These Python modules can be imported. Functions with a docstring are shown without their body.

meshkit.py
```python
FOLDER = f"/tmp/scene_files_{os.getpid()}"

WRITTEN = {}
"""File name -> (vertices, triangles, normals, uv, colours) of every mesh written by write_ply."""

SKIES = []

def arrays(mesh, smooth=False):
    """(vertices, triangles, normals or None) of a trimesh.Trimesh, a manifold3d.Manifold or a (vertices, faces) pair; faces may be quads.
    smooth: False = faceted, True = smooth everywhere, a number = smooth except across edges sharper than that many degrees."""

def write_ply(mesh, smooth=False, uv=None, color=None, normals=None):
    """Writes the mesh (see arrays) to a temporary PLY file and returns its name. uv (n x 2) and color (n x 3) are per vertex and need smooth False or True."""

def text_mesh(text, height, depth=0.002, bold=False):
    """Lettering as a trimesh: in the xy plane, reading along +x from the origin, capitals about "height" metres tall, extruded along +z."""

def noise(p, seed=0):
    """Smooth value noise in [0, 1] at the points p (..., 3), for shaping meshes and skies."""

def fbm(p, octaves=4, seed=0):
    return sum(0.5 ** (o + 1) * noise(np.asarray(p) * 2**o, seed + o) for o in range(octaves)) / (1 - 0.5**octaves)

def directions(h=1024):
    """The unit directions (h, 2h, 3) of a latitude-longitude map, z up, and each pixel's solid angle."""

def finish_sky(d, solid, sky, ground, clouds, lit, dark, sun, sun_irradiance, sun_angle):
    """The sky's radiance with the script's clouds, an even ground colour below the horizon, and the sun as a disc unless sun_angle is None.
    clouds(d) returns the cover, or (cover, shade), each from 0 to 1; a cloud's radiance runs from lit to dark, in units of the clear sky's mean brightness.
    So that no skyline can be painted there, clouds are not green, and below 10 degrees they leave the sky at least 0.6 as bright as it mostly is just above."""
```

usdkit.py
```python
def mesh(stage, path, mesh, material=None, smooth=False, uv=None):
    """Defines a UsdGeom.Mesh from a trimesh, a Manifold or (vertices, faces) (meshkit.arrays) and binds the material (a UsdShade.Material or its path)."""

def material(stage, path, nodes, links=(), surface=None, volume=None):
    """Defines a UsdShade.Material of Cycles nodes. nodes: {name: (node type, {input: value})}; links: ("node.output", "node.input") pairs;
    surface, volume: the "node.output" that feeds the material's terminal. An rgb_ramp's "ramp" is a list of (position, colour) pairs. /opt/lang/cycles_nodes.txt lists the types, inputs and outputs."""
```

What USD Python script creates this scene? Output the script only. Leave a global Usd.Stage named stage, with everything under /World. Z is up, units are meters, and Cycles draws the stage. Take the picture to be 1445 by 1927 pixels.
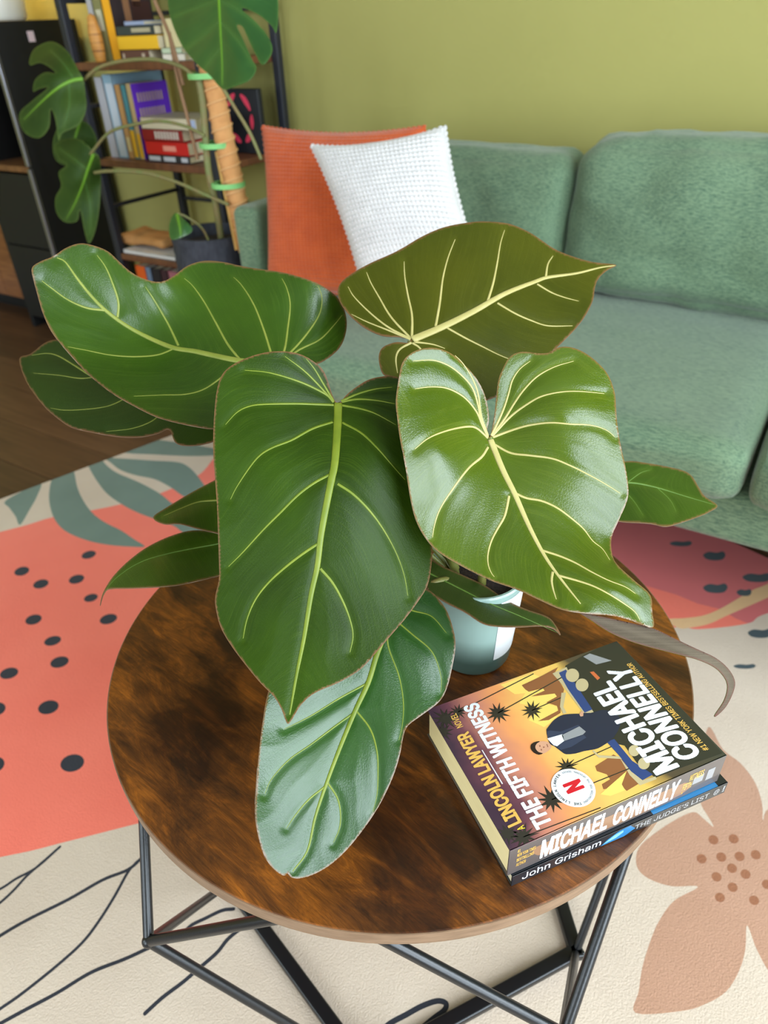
import math, random
import numpy as np, trimesh, shapely, usdkit, meshkit
from shapely.geometry import Polygon, LineString, Point
from shapely import affinity
from scipy.spatial import Delaunay, cKDTree
from scipy.interpolate import RBFInterpolator
from pxr import Usd, UsdGeom, UsdLux, UsdShade, Gf, Sdf, Vt

random.seed(7); RNG = np.random.default_rng(7)
stage = Usd.Stage.CreateInMemory()
UsdGeom.SetStageUpAxis(stage, 'Z'); UsdGeom.SetStageMetersPerUnit(stage, 1.0)
UsdGeom.Xform.Define(stage, '/World')

# ------------------------------------------------------------------ camera
IW, IH, FPX = 1445.0, 1927.0, 1336.0
PITCH, ROLL, CAM = 0.6065, -0.0442, np.array([0, 0, 1.005])
_f = np.array([0, math.cos(PITCH), -math.sin(PITCH)]); _r = np.array([1, 0, 0.0]); _u = np.cross(_r, _f)
CR = math.cos(ROLL) * _r + math.sin(ROLL) * _u; CU = -math.sin(ROLL) * _r + math.cos(ROLL) * _u; CF = _f
cam = UsdGeom.Camera.Define(stage, '/World/camera')
cam.AddTransformOp().Set(Gf.Matrix4d(*CR, 0, *CU, 0, *(-CF), 0, *CAM, 1))
FOC = 6.3
cam.CreateFocalLengthAttr(FOC); cam.CreateHorizontalApertureAttr(FOC / FPX * IW); cam.CreateVerticalApertureAttr(FOC / FPX * IH)
cam.CreateFStopAttr(1.8); cam.CreateFocusDistanceAttr(0.56); cam.CreateClippingRangeAttr((0.02, 100))
cam.CreateExposureAttr(-1.42)

# room axes: s runs along the sofa wall (to the right), w towards it
_a = math.radians(33.2)
SV = np.array([math.cos(_a), -math.sin(_a), 0]); WV = np.array([math.sin(_a), math.cos(_a), 0]); ZV = np.array([0, 0, 1.0])
def room(s, w, z=0.0): return np.asarray(s)[..., None] * SV + np.asarray(w)[..., None] * WV + np.asarray(z)[..., None] * ZV
ROOM = np.stack([SV, WV, ZV])

# ------------------------------------------------------------------ light
SKY = dict(color=(0.80, 0.90, 1.0), strength=0.9)
WIN_FRONT = 20.0      # daylight through the window wall behind the camera
WIN_RIGHT = 31.0      # daylight through the balcony window on the right
LAMP = 11.0
def rect_light(path, pos, target_dir, up, wdt, hgt, intensity, color):
    l = UsdLux.RectLight.Define(stage, path)
    z = -np.asarray(target_dir, float); z /= np.linalg.norm(z); x = np.cross(up, z); x /= np.linalg.norm(x); y = np.cross(z, x)
    l.AddTransformOp().Set(Gf.Matrix4d(*x, 0, *y, 0, *z, 0, *pos, 1))
    l.CreateWidthAttr(wdt); l.CreateHeightAttr(hgt); l.CreateIntensityAttr(intensity); l.CreateColorAttr(Gf.Vec3f(*color))
    return l
dome = UsdLux.DomeLight.Define(stage, '/World/sky'); dome.CreateIntensityAttr(SKY['strength']); dome.CreateColorAttr(Gf.Vec3f(*SKY['color']))
DAY = (0.78, 0.90, 1.0)
# windows: (s0, s1, z0, z1) panes on the front wall, (w0, w1, z0, z1) on the right wall
ROOM_S, ROOM_W, ROOM_H = (-3.35, 1.62), (-1.9, 2.02), 2.75
FRONT_WINDOWS = [(-2.9, -1.75, 0.6, 2.3), (-1.1, 0.05, 0.6, 2.3)]
RIGHT_WINDOWS = [(-0.95, 0.10, 0.3, 2.68), (0.20, 1.25, 0.3, 2.68)]
for i, (s0, s1, z0, z1) in enumerate(FRONT_WINDOWS):
    rect_light(f'/World/daylight_{i}', room((s0 + s1) / 2, ROOM_W[0] - 0.14, (z0 + z1) / 2), WV, ZV, s1 - s0, z1 - z0, WIN_FRONT, DAY)
for i, (w0, w1, z0, z1) in enumerate(RIGHT_WINDOWS):
    rect_light(f'/World/side_daylight_{i}', room(ROOM_S[1] + 0.14, (w0 + w1) / 2, (z0 + z1) / 2), -SV, ZV, w1 - w0, z1 - z0, WIN_RIGHT, DAY)

# ------------------------------------------------------------------ materials
def lin(c):
    c = np.asarray(c, float) / 255.0
    return tuple(np.where(c <= 0.04045, c / 12.92, ((c + 0.055) / 1.055) ** 2.4))
MATS = {}
def mat(name, rgb, rough=0.6, var=None, scale=8.0, bump=0.0, bump_scale=200.0, metallic=0.0, coat=0.0, spec=0.5, sheen=0.0, stretch=(1, 1, 1), detail=3.0, diffuse_rough=0.0):
    """plain principled surface, colour wandering between rgb and var with a noise, fine noise bump"""
    if name in MATS: return MATS[name]
    n = {'p': ('principled_bsdf', dict(base_color=lin(rgb), roughness=rough, metallic=metallic, coat_weight=coat, specular_ior_level=spec, sheen_weight=sheen))}
    l = []
    if var is not None or bump:
        n['tc'] = ('texture_coordinate', {}); n['map'] = ('mapping', dict(scale=stretch)); l.append(('tc.object', 'map.vector'))
    if var is not None:
        n['n'] = ('noise_texture', dict(scale=scale, detail=detail)); n['r'] = ('rgb_ramp', dict(ramp=[(0.32, lin(rgb)), (0.68, lin(var))]))
        l += [('map.vector', 'n.vector'), ('n.fac', 'r.fac'), ('r.color', 'p.base_color')]
    if bump:
        n['bn'] = ('noise_texture', dict(scale=bump_scale, detail=2.0)); n['b'] = ('bump', dict(strength=bump, distance=0.002))
        l += [('map.vector', 'bn.vector'), ('bn.fac', 'b.height'), ('b.normal', 'p.normal')]
    MATS[name] = usdkit.material(stage, '/World/Looks/' + name, n, l, surface='p.BSDF')
    return MATS[name]

# ------------------------------------------------------------------ prims
used = {}
def numbered(parent, name):
    k = (parent, name); n = used.get(k, 0); used[k] = n + 1
    return name if n == 0 else f'{name}_{n:03d}'
def setdata(p, **kw):
    for k, v in kw.items():
        if v is not None: p.SetCustomDataByKey(k, v)
BASE = {}
def thing(name, label, cat, base, group=None, kind=None):
    path = '/World/' + numbered('/World', name)
    x = UsdGeom.Xform.Define(stage, path); base = np.asarray(base, float)
    x.AddTranslateOp().Set(Gf.Vec3d(*base)); BASE[path] = base
    setdata(x.GetPrim(), label=label, category=cat, group=group, kind=kind)
    return path
def tm(mesh):
    if isinstance(mesh, trimesh.Trimesh): return mesh
    if isinstance(mesh, tuple): return trimesh.Trimesh(*[np.asarray(q) for q in mesh], process=False)
    v, f, _ = meshkit.arrays(mesh); return trimesh.Trimesh(v, f, process=False)
def part(parent, name, mesh, material, smooth=30, label=None, kind=None):
    """a mesh in world coordinates made a child of a thing (or of a part)"""
    path = parent + '/' + numbered(parent, name)
    base = BASE[parent]
    m = tm(mesh).copy(); m.vertices = m.vertices - base
    g = usdkit.mesh(stage, path, m, material, smooth=smooth); BASE[path] = base
    setdata(g.GetPrim(), label=label, kind=kind)
    return path
def solo(name, mesh, material, label=None, cat=None, kind=None, smooth=30, group=None):
    path = '/World/' + numbered('/World', name)
    g = usdkit.mesh(stage, path, tm(mesh), material, smooth=smooth); BASE[path] = np.zeros(3)
    setdata(g.GetPrim(), label=label, category=cat, kind=kind, group=group)
    return path

# ------------------------------------------------------------------ shapes
def ray(px):
    px = np.asarray(px, float)
    return ((px[..., :1] - IW / 2) / FPX) * CR - ((px[..., 1:2] - IH / 2) / FPX) * CU + CF
def at(px, depth):                      # the point that lies at a pixel of the photograph, a distance along the lens axis away
    return CAM + ray(px) * np.asarray(depth, float)[..., None]
def on_plane(px, p0, n):
    d = ray(px); t = ((np.asarray(p0) - CAM) @ n) / (d @ np.asarray(n)); return CAM + d * t[..., None]
def on_z(px, z): return on_plane(px, (0, 0, z), ZV)
def on_w(px, w):                        # -> (s, z) on the plane w
    P = on_plane(px, WV * w, WV); return np.stack([P @ SV, P[..., 2]], -1)
def box(a, b, axes=None):               # corner to corner
    a, b = np.asarray(a, float), np.asarray(b, float)
    m = trimesh.creation.box(np.abs(b - a)); m.apply_translation((a + b) / 2)
    if axes is not None: m.vertices = m.vertices @ axes
    return m
def rbox(a, b, r, axes=None, seg=1):    # rounded box
    a, b = np.minimum(a, b).astype(float), np.maximum(a, b).astype(float)
    r = min(r, (b - a).min() / 2 * 0.99)
    ico = trimesh.creation.icosphere(subdivisions=seg, radius=r).vertices
    pts = np.concatenate([ico + [x, y, z] for x in (a[0] + r, b[0] - r) for y in (a[1] + r, b[1] - r) for z in (a[2] + r, b[2] - r)])
    m = trimesh.convex.convex_hull(pts)
    if axes is not None: m.vertices = m.vertices @ axes
    return m
def cat(*ms): return trimesh.util.concatenate([tm(m) for m in ms])
def spline(pts, n=8, closed=False):
    p = np.asarray(pts, float)
    q = np.concatenate([p[-1:], p, p[:2]]) if closed else np.concatenate([2 * p[:1] - p[1:2], p, 2 * p[-1:] - p[-2:-1]])
    t = np.linspace(0, 1, n, endpoint=False)[:, None]; out = []
    for i in range(len(q) - 3):
        a, b, c, d = q[i:i + 4]
        out.append(0.5 * (2 * b + (c - a) * t + (2 * a - 5 * b + 4 * c - d) * t ** 2 + (3 * b - a - 3 * c + d) * t ** 3))
    o = np.concatenate(out)
    return o if closed else np.concatenate([o, p[-1:]])
def resample(p, step, closed=False):
    p = np.asarray(p, float)
    if closed: p = np.concatenate([p, p[:1]])
    L = np.concatenate([[0], np.cumsum(np.linalg.norm(np.diff(p, axis=0), axis=1))]); n = max(2, int(round(L[-1] / step)))
    t = np.linspace(0, L[-1], n + 1); o = np.stack([np.interp(t, L, p[:, k]) for k in range(p.shape[1])], 1)
    return o[:-1] if closed else o
def tube(pts, radius, sides=10, flat=None, normals=None):
    """swept round (or, with flat and normals, elliptical) tube with closed ends"""
    p = np.asarray(pts, float); n = len(p); r = np.broadcast_to(np.asarray(radius, float), n)
    t = np.gradient(p, axis=0); t /= np.maximum(np.linalg.norm(t, axis=1, keepdims=True), 1e-12)
    if normals is None:
        ref = np.array([0, 0, 1.0]) if abs(t[:, 2]).mean() < 0.8 else np.array([1.0, 0, 0]); u = np.empty_like(p); prev = np.cross(t[0], ref)
        for i in range(n):
            prev = prev - t[i] * (prev @ t[i]); prev /= np.linalg.norm(prev); u[i] = prev
        v = np.cross(t, u)
    else:
        v = normals - t * (normals * t).sum(1, keepdims=True); v /= np.maximum(np.linalg.norm(v, axis=1, keepdims=True), 1e-12); u = np.cross(v, t)
    a = np.linspace(0, 2 * np.pi, sides, endpoint=False); fl = 1.0 if flat is None else flat
    V = p[:, None] + r[:, None, None] * (np.cos(a)[None, :, None] * u[:, None] + fl * np.sin(a)[None, :, None] * v[:, None])
    V = V.reshape(-1, 3); F = []
    i, j = np.meshgrid(np.arange(n - 1), np.arange(sides), indexing='ij'); k = (j + 1) % sides
    A, B, Cc, D = i * sides + j, i * sides + k, (i + 1) * sides + k, (i + 1) * sides + j
    F = np.concatenate([np.stack([A, B, Cc], -1).reshape(-1, 3), np.stack([A, Cc, D], -1).reshape(-1, 3)])
    V = np.concatenate([V, p[:1], p[-1:]]); c0, c1 = len(V) - 2, len(V) - 1; jj = np.arange(sides); kk = (jj + 1) % sides
    F = np.concatenate([F, np.stack([kk, jj, np.full(sides, c0)], -1), np.stack([(n - 1) * sides + jj, (n - 1) * sides + kk, np.full(sides, c1)], -1)])
    m = trimesh.Trimesh(V, F, process=False)
    if m.volume < 0: m.invert()
    return m
def lathe(profile, center, sides=64):   # profile: (r, z)
    m = trimesh.creation.revolve(np.asarray(profile, float), sections=sides); m.apply_translation(center); return m
def extrude(poly, h, to_world):
    """a flat polygon (2-D) extruded by h; to_world maps (n,3) local points"""
    out = []
    for g in getattr(poly, 'geoms', [poly]):
        if g.is_empty or g.area <= 0 or g.geom_type != 'Polygon': continue
        out.append(trimesh.creation.extrude_polygon(g, h, engine='earcut'))
    m = cat(*out); m.vertices = to_world(m.vertices); 
    if m.volume < 0: m.invert()
    return m
def grid_mesh(P):                       # P (n, m, 3)
    n, m = P.shape[:2]; i, j = np.meshgrid(np.arange(n - 1), np.arange(m - 1), indexing='ij')
    a = i * m + j; F = np.concatenate([np.stack([a, a + 1, a + m + 1], -1).reshape(-1, 3), np.stack([a, a + m + 1, a + m], -1).reshape(-1, 3)])
    return trimesh.Trimesh(P.reshape(-1, 3), F, process=False)
def Z(x0, y0, k, pts): return [(x0 + k * x, y0 + k * y) for x, y in pts]
# ------------------------------------------------------------------ room shell
WALL = mat('wall_sage_paint', (162, 155, 86), 0.75, var=(167, 160, 91), scale=2.0, bump=0.08, bump_scale=260)
WALL2 = mat('wall_light_paint', (226, 224, 214), 0.8)
CEIL = mat('ceiling_white', (150, 148, 140), 0.85)
TRIM = mat('trim_white', (232, 232, 228), 0.5)
s0, s1 = ROOM_S; w0, w1 = ROOM_W; T = 0.12
def rb(a, b): return box(a, b, ROOM)
solo('wall_back', rb((s0 - T, w1, 0), (s1 + T, w1 + T, ROOM_H)), WALL, kind='structure')
solo('wall_left', rb((s0 - T, w0 - T, 0), (s0, w1, ROOM_H)), WALL, kind='structure')
solo('ceiling', rb((s0 - T, w0 - T, ROOM_H), (s1 + T, w1 + T, ROOM_H + T)), CEIL, kind='structure')
def wall_with_holes(name, lo, hi, z, holes, make, n0):
    """a wall of boxes round its window openings; make(u0, u1, z0, z1) gives one box"""
    cuts, u = [], lo
    for a, b, c, d in holes:
        cuts += [make(u, a, 0, z), make(a, b, 0, c), make(a, b, d, z)]; u = b
    cuts.append(make(u, hi, 0, z))
    solo(name, cat(*cuts), WALL2, kind='structure')
wall_with_holes('wall_front', s0 - T, s1 + T, ROOM_H, FRONT_WINDOWS, lambda a, b, c, d: rb((a, w0 - T, c), (b, w0, d)), 0)
wall_with_holes('wall_right', w0 - T, w1 + T, ROOM_H, RIGHT_WINDOWS, lambda a, b, c, d: rb((s1, a, c), (s1 + T, b, d)), 0)
def window(make, u0, u1, z0, z1):
    path = solo('window_%d' % (used.get('win', 0) + 1), cat(make(u0, u0 + .05, z0, z1), make(u1 - .05, u1, z0, z1), make(u0, u1, z0, z0 + .05), make(u0, u1, z1 - .05, z1), make((u0 + u1) / 2 - .03, (u0 + u1) / 2 + .03, z0, z1)), TRIM, kind='structure')
    used['win'] = used.get('win', 0) + 1
for a, b, c, d in FRONT_WINDOWS: window(lambda p, q, r, t: rb((p, w0 - .09, r), (q, w0 - .04, t)), a, b, c, d)
for a, b, c, d in RIGHT_WINDOWS: window(lambda p, q, r, t: rb((s1 + .04, p, r), (s1 + .09, q, t)), a, b, c, d)
solo('baseboard_back', rb((s0, w1 - .014, 0), (s1, w1, .08)), TRIM, kind='structure')
solo('baseboard_left', rb((s0, w0, 0), (s0 + .014, w1 - .014, .08)), TRIM, kind='structure')

# floor of separate planks
FLOOR = solo('floor', rb((s0 - T, w0 - T, -.06), (s1 + T, w1 + T, -.016)), mat('subfloor', (40, 28, 20), 0.9), kind='structure')
def plank_mat(i, a, b):
    n = {'tc': ('texture_coordinate', {}), 'vr': ('vector_rotate', dict(rotate_type='z_axis', angle=_a)), 'mp': ('mapping', dict(scale=(0.7, 12, 1), location=(i * 3.1, i, 0))), 'n': ('noise_texture', dict(scale=5.0, detail=6.0, roughness=0.6, distortion=0.6)),
         'r': ('rgb_ramp', dict(ramp=[(0.3, lin(a)), (0.7, lin(b))])), 'p': ('principled_bsdf', dict(roughness=0.42))}
    return usdkit.material(stage, f'/World/Looks/floor_plank_{i}', n, [('tc.object', 'vr.vector'), ('vr.vector', 'mp.vector'), ('mp.vector', 'n.vector'), ('n.fac', 'r.fac'), ('r.color', 'p.base_color')], surface='p.BSDF')
PL = [plank_mat(0, (72, 48, 32), (98, 68, 46)), plank_mat(1, (82, 55, 36), (108, 76, 52)), plank_mat(2, (64, 43, 29), (88, 61, 42))]
rr_ = random.Random(3); wd = 0.165; k = 0; w = w0
while w < w1:
    s = s0 - rr_.random() * 1.1
    while s < s1:
        e = s + 1.25; a_, b_ = max(s, s0), min(e, s1)
        if b_ - a_ > .03: part(FLOOR, 'plank', rb((a_ + .001, w + .001, -.016), (b_ - .001, min(w + wd, w1) - .001, -.0005 * rr_.random())), PL[rr_.randrange(3)], smooth=False)
        s = e
    w += wd

# ------------------------------------------------------------------ rug with its printed pattern
RUGZ = 0.008
e_ = np.array([0.772, 0.636, 0]); n_ = np.array([0.636, -0.772, 0]); R0_ = np.array([-1.006, 1.572, 0])
def rug_px(pts): return on_z(np.array(pts, float), RUGZ)[:, :2]
rug_c = [R0_ - 0.75 * e_, R0_ + 1.18 * e_, R0_ + 1.18 * e_ + 2.5 * n_, R0_ - 0.75 * e_ + 2.5 * n_]
RUGP = Polygon([c[:2] for c in rug_c]).buffer(-.02).buffer(.02)
RUG = thing('area_rug', 'cream rug printed with coral, leaf and flower shapes under the round table', 'rug', (*RUGP.centroid.coords[0], 0))
def cloth_mat(name, a, b, bump=0.5):
    return mat(name, a, 0.92, var=b, scale=5.0, bump=bump, bump_scale=420, sheen=0.15)
RM = dict(cream=cloth_mat('rug_cream', (202, 182, 162), (212, 193, 173)), coral=cloth_mat('rug_coral', (240, 113, 92), (245, 121, 99)), coral_shade=cloth_mat('rug_coral_shade', (206, 98, 98), (213, 104, 102)),
          sage=cloth_mat('rug_sage', (100, 120, 108), (112, 132, 120)), ink=cloth_mat('rug_ink', (28, 30, 40), (36, 38, 48)), slate=cloth_mat('rug_slate', (52, 66, 72), (62, 76, 80)),
          tan=cloth_mat('rug_tan', (178, 134, 107), (186, 142, 116)), brown=cloth_mat('rug_brown', (146, 90, 60), (152, 98, 66)), sand=cloth_mat('rug_sand', (222, 176, 124), (226, 184, 134)), mauve=cloth_mat('rug_mauve', (160, 124, 112), (166, 132, 120)))
part(RUG, 'backing', extrude(RUGP, RUGZ - .002, lambda v: v), mat('rug_edge', (196, 180, 160), 0.95), smooth=False)
def slab(poly, z0, z1): return extrude(poly, z1 - z0, lambda v: v + [0, 0, z0])
def curve(pts, n=6, closed=True): return Polygon(spline(rug_px(pts), n, closed=closed)).buffer(0)
coral = curve([(-420, 1100), (0, 1001), (96, 974), (174, 960), (230, 948), (302, 928), (375, 893), (420, 850), (520, 830), (800, 900), (1120, 960), (1290, 985), (1480, 1040), (1600, 1075), (1600, 1120), (1445, 1154), (1411, 1172), (1354, 1181), (1309, 1184), (1270, 1181), (1180, 1215), (900, 1330), (600, 1450), (400, 1515), (262, 1549), (120, 1585), (0, 1613), (-420, 1690)])
coral_shade = Polygon(rug_px([(1000, 940), (1140, 1080), (1217, 1103), (1272, 1119), (1313, 1136), (1354, 1146), (1385, 1164), (1409, 1174), (1480, 1200), (1640, 1120), (1480, 1020), (1290, 960), (1120, 900)])).buffer(0).intersection(coral)  # coral by the sofa, its cool shade painted in as a darker tone
branch = curve([(1255, 1166), (1290, 1163), (1324, 1158), (1358, 1144), (1415, 1111), (1450, 1096), (1560, 1040), (1580, 1060), (1450, 1122), (1371, 1157), (1334, 1174), (1300, 1181), (1277, 1182)])
sage = [Z(0, 800, .2907, q) for q in (
    [(30, 497), (120, 440), (262, 375), (240, 460), (190, 550), (130, 645), (100, 590), (60, 535)],
    [(340, 345), (400, 315), (470, 285), (500, 400), (540, 490), (600, 570), (680, 630), (780, 680), (870, 740), (935, 785), (850, 787), (700, 775), (560, 745), (430, 690), (360, 620), (325, 530), (318, 440)],
    [(560, 230), (600, 212), (640, 202), (690, 260), (760, 310), (900, 370), (1030, 440), (1120, 510), (1250, 580), (1330, 690), (1200, 700), (1120, 650), (980, 600), (900, 570), (800, 520), (700, 450), (640, 380), (590, 300)],
    [(685, 212), (850, 220), (1000, 230), (1150, 240), (1220, 270), (1280, 330), (1320, 385), (1380, 470), (1280, 490), (1190, 462), (1100, 400), (1000, 350), (880, 325), (780, 290), (720, 245)],
    [(745, 160), (850, 105), (1000, 95), (1150, 112), (1380, 150), (1440, 180), (1380, 197), (1200, 200), (1000, 190), (830, 182)])]
sage = [curve(q) for q in sage]
def spot(x, y, w, h, tilt=-16):
    t = np.linspace(0, 2 * np.pi, 18, endpoint=False); c, s = math.cos(math.radians(tilt)), math.sin(math.radians(tilt)); u, v = w / 2 * np.cos(t), h / 2 * np.sin(t)
    return Polygon(rug_px(np.stack([x + c * u - s * v, y + s * u + c * v], 1)))
spots = [spot(*q) for q in [(167, 1044, 28, 14), (41, 1075, 29, 16), (77, 1099, 30, 16), (144, 1090, 30, 16), (171, 1125, 27, 14), (63, 1166, 32, 18), (204, 1165, 34, 18), (99, 1206, 33, 17), (112, 1246, 36, 20), (17, 1267, 36, 20), (91, 1331, 40, 25), (-6, 1334, 34, 24), (136, 1436, 46, 32), (-12, 1439, 42, 30), (-60, 1190, 32, 18), (-70, 1300, 36, 22)]]
def bean(x, y, w, h, bend=.35):
    q = [(x - w / 2, y - h * .1), (x - w * .25, y - h * .45), (x + w * .1, y - h * .35), (x + w * .38, y - h * .5), (x + w / 2, y - h * .1), (x + w * .36, y + h * .4), (x, y + h * .5), (x - w * .35, y + h * .35)]
    return curve(q, 4)
beans = [bean(*q) for q in [(1281, 1023, 42, 10), (1344, 1046, 42, 17), (1424, 1087, 54, 17), (1346, 1107, 46, 18), (1400, 1115, 28, 13), (1430, 1192, 46, 17), (1401, 1254, 42, 9)]]
def stroke(pts, w):                         # painted line of about w pixels
    q = spline(rug_px(pts), 8); return LineString(q).buffer(w)
z6l = lambda q: Z(0, 1100, .4293, q); z7 = lambda q: Z(240, 1540, .4429, q)
lines = [stroke(p_, w_) for p_, w_ in [
    (z6l([(-150, 1410), (0, 1335), (70, 1290), (160, 1240), (262, 1150)]), .0022), (z6l([(-100, 1470), (0, 1395), (60, 1340), (120, 1275), (200, 1205), (262, 1150)]), .0022),
    (z6l([(-150, 1640), (0, 1540), (120, 1470), (300, 1380), (450, 1295), (560, 1250), (625, 1195)]), .0026), (z6l([(-120, 1940), (0, 1860), (100, 1790), (250, 1670), (360, 1570), (430, 1480), (500, 1370), (560, 1262), (600, 1215)]), .0022),
    (z6l([(-60, 1960), (0, 1925), (100, 1870), (250, 1790), (400, 1700), (550, 1640), (660, 1590), (780, 1545)]) + z7([(270, 455), (330, 425), (400, 392), (450, 385)]), .0025),
    (z7([(75, 828), (150, 760), (230, 700), (300, 640), (380, 570), (440, 500), (560, 415)]), .0026), (z7([(1080, 900), (1120, 868), (1180, 836), (1250, 798), (1315, 776), (1352, 786), (1345, 815), (1300, 850), (1240, 900)]), .0032)]]
z8 = lambda q: Z(800, 1200, .4464, q)
flower = curve(z8([(1195, 375), (1255, 470), (1330, 530), (1390, 610), (1420, 700), (1424, 770), (1450, 720), (1600, 700), (1720, 900), (1660, 1200), (1560, 1430), (1470, 1430), (1400, 1320), (1357, 1213), (1350, 1310), (1325, 1400), (1270, 1490), (1180, 1545), (1080, 1574), (887, 1582), (900, 1490), (915, 1390), (945, 1290), (985, 1195), (1050, 1108), (1150, 1050), (1040, 1048), (950, 1020), (900, 980), (888, 930), (905, 880), (960, 830), (1050, 770), (1130, 735), (1170, 760), (1215, 797), (1190, 750), (1162, 700), (1150, 620), (1165, 500)]), 5)
seeds = [spot(*z8([(x, y)])[0], 20, 17, 35) for x, y in [(1215, 852), (1300, 848), (1165, 932), (1248, 925), (1325, 922), (1393, 915), (1293, 972), (1350, 997), (1228, 1008), (1440, 1040), (1296, 1052), (1242, 1095), (1386, 1107)]]
U = shapely.union_all
layers = [('printed_leaf', RM['sage'], sage), ('printed_spot', RM['ink'], spots), ('printed_bean', RM['slate'], beans), ('printed_branch', RM['sand'], [branch]), ('painted_coral_shade', RM['coral_shade'], [coral_shade]), ('printed_coral', RM['coral'], [coral]), ('printed_line', RM['ink'], list(U(lines).geoms)), ('printed_seed', RM['brown'], seeds), ('printed_flower', RM['tan'], [flower])]
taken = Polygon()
for nm, m_, ps in layers:                   # each colour is its own piece of pile, none lies over another
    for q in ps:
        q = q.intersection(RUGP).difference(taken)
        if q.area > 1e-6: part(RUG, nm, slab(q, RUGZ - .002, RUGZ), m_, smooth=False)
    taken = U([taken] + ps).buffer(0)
part(RUG, 'cream_pile', slab(RUGP.difference(taken), RUGZ - .002, RUGZ), RM['cream'], smooth=False)

# ------------------------------------------------------------------ round table
TX, TY, TZ, TR = 0.0073, 0.5507, 0.455, 0.2998
TABLE = thing('round_table', 'round side table with a rustic brown wood top on black wire legs', 'table', (TX, TY, 0))
def wood_mat():
    n = {'tc': ('texture_coordinate', {}), 'vr': ('vector_rotate', dict(rotate_type='z_axis', angle=.74)), 'mp': ('mapping', dict(scale=(2.6, 9, 3))), 'n': ('noise_texture', dict(scale=5.0, detail=10.0, roughness=0.74, distortion=0.9)),
         'mp2': ('mapping', dict(scale=(1.0, 1.9, 1))), 'blot': ('noise_texture', dict(scale=7.0, detail=5.0, roughness=0.6, distortion=0.5)),
         'mp3': ('mapping', dict(scale=(8, 150, 20))), 'fine': ('noise_texture', dict(scale=6.0, detail=3.0)),
         'r': ('rgb_ramp', dict(ramp=[(0.3, lin((62, 35, 14))), (0.5, lin((118, 66, 19))), (0.7, lin((180, 103, 27)))])),
         'rb': ('rgb_ramp', dict(ramp=[(0.40, lin((92, 72, 60))), (0.58, (1, 1, 1))])), 'm': ('mix', dict(mix_type='multiply', fac=0.85)),
         'rf': ('rgb_ramp', dict(ramp=[(0.3, (0.62, 0.6, 0.58)), (0.65, (1, 1, 1))])), 'm2': ('mix', dict(mix_type='multiply', fac=0.9)),
         'b': ('bump', dict(strength=0.15, distance=0.0008)), 'p': ('principled_bsdf', dict(roughness=0.38))}
    l = [('tc.object', 'vr.vector'), ('vr.vector', 'mp.vector'), ('mp.vector', 'n.vector'), ('n.fac', 'r.fac'), ('vr.vector', 'mp2.vector'), ('mp2.vector', 'blot.vector'), ('blot.fac', 'rb.fac'), ('r.color', 'm.color1'), ('rb.color', 'm.color2'),
         ('vr.vector', 'mp3.vector'), ('mp3.vector', 'fine.vector'), ('fine.fac', 'rf.fac'), ('m.color', 'm2.color1'), ('rf.color', 'm2.color2'), ('m2.color', 'p.base_color'), ('fine.fac', 'b.height'), ('b.normal', 'p.normal')]
    return usdkit.material(stage, '/World/Looks/table_wood', n, l, surface='p.BSDF')
WOOD = wood_mat()
part(TABLE, 'tabletop', lathe([(0, TZ - .016), (TR - .002, TZ - .016), (TR - .001, TZ - .015), (TR, TZ - .002), (TR - .001, TZ), (0, TZ)], (TX, TY, 0), 160), WOOD, smooth=30)
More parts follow.
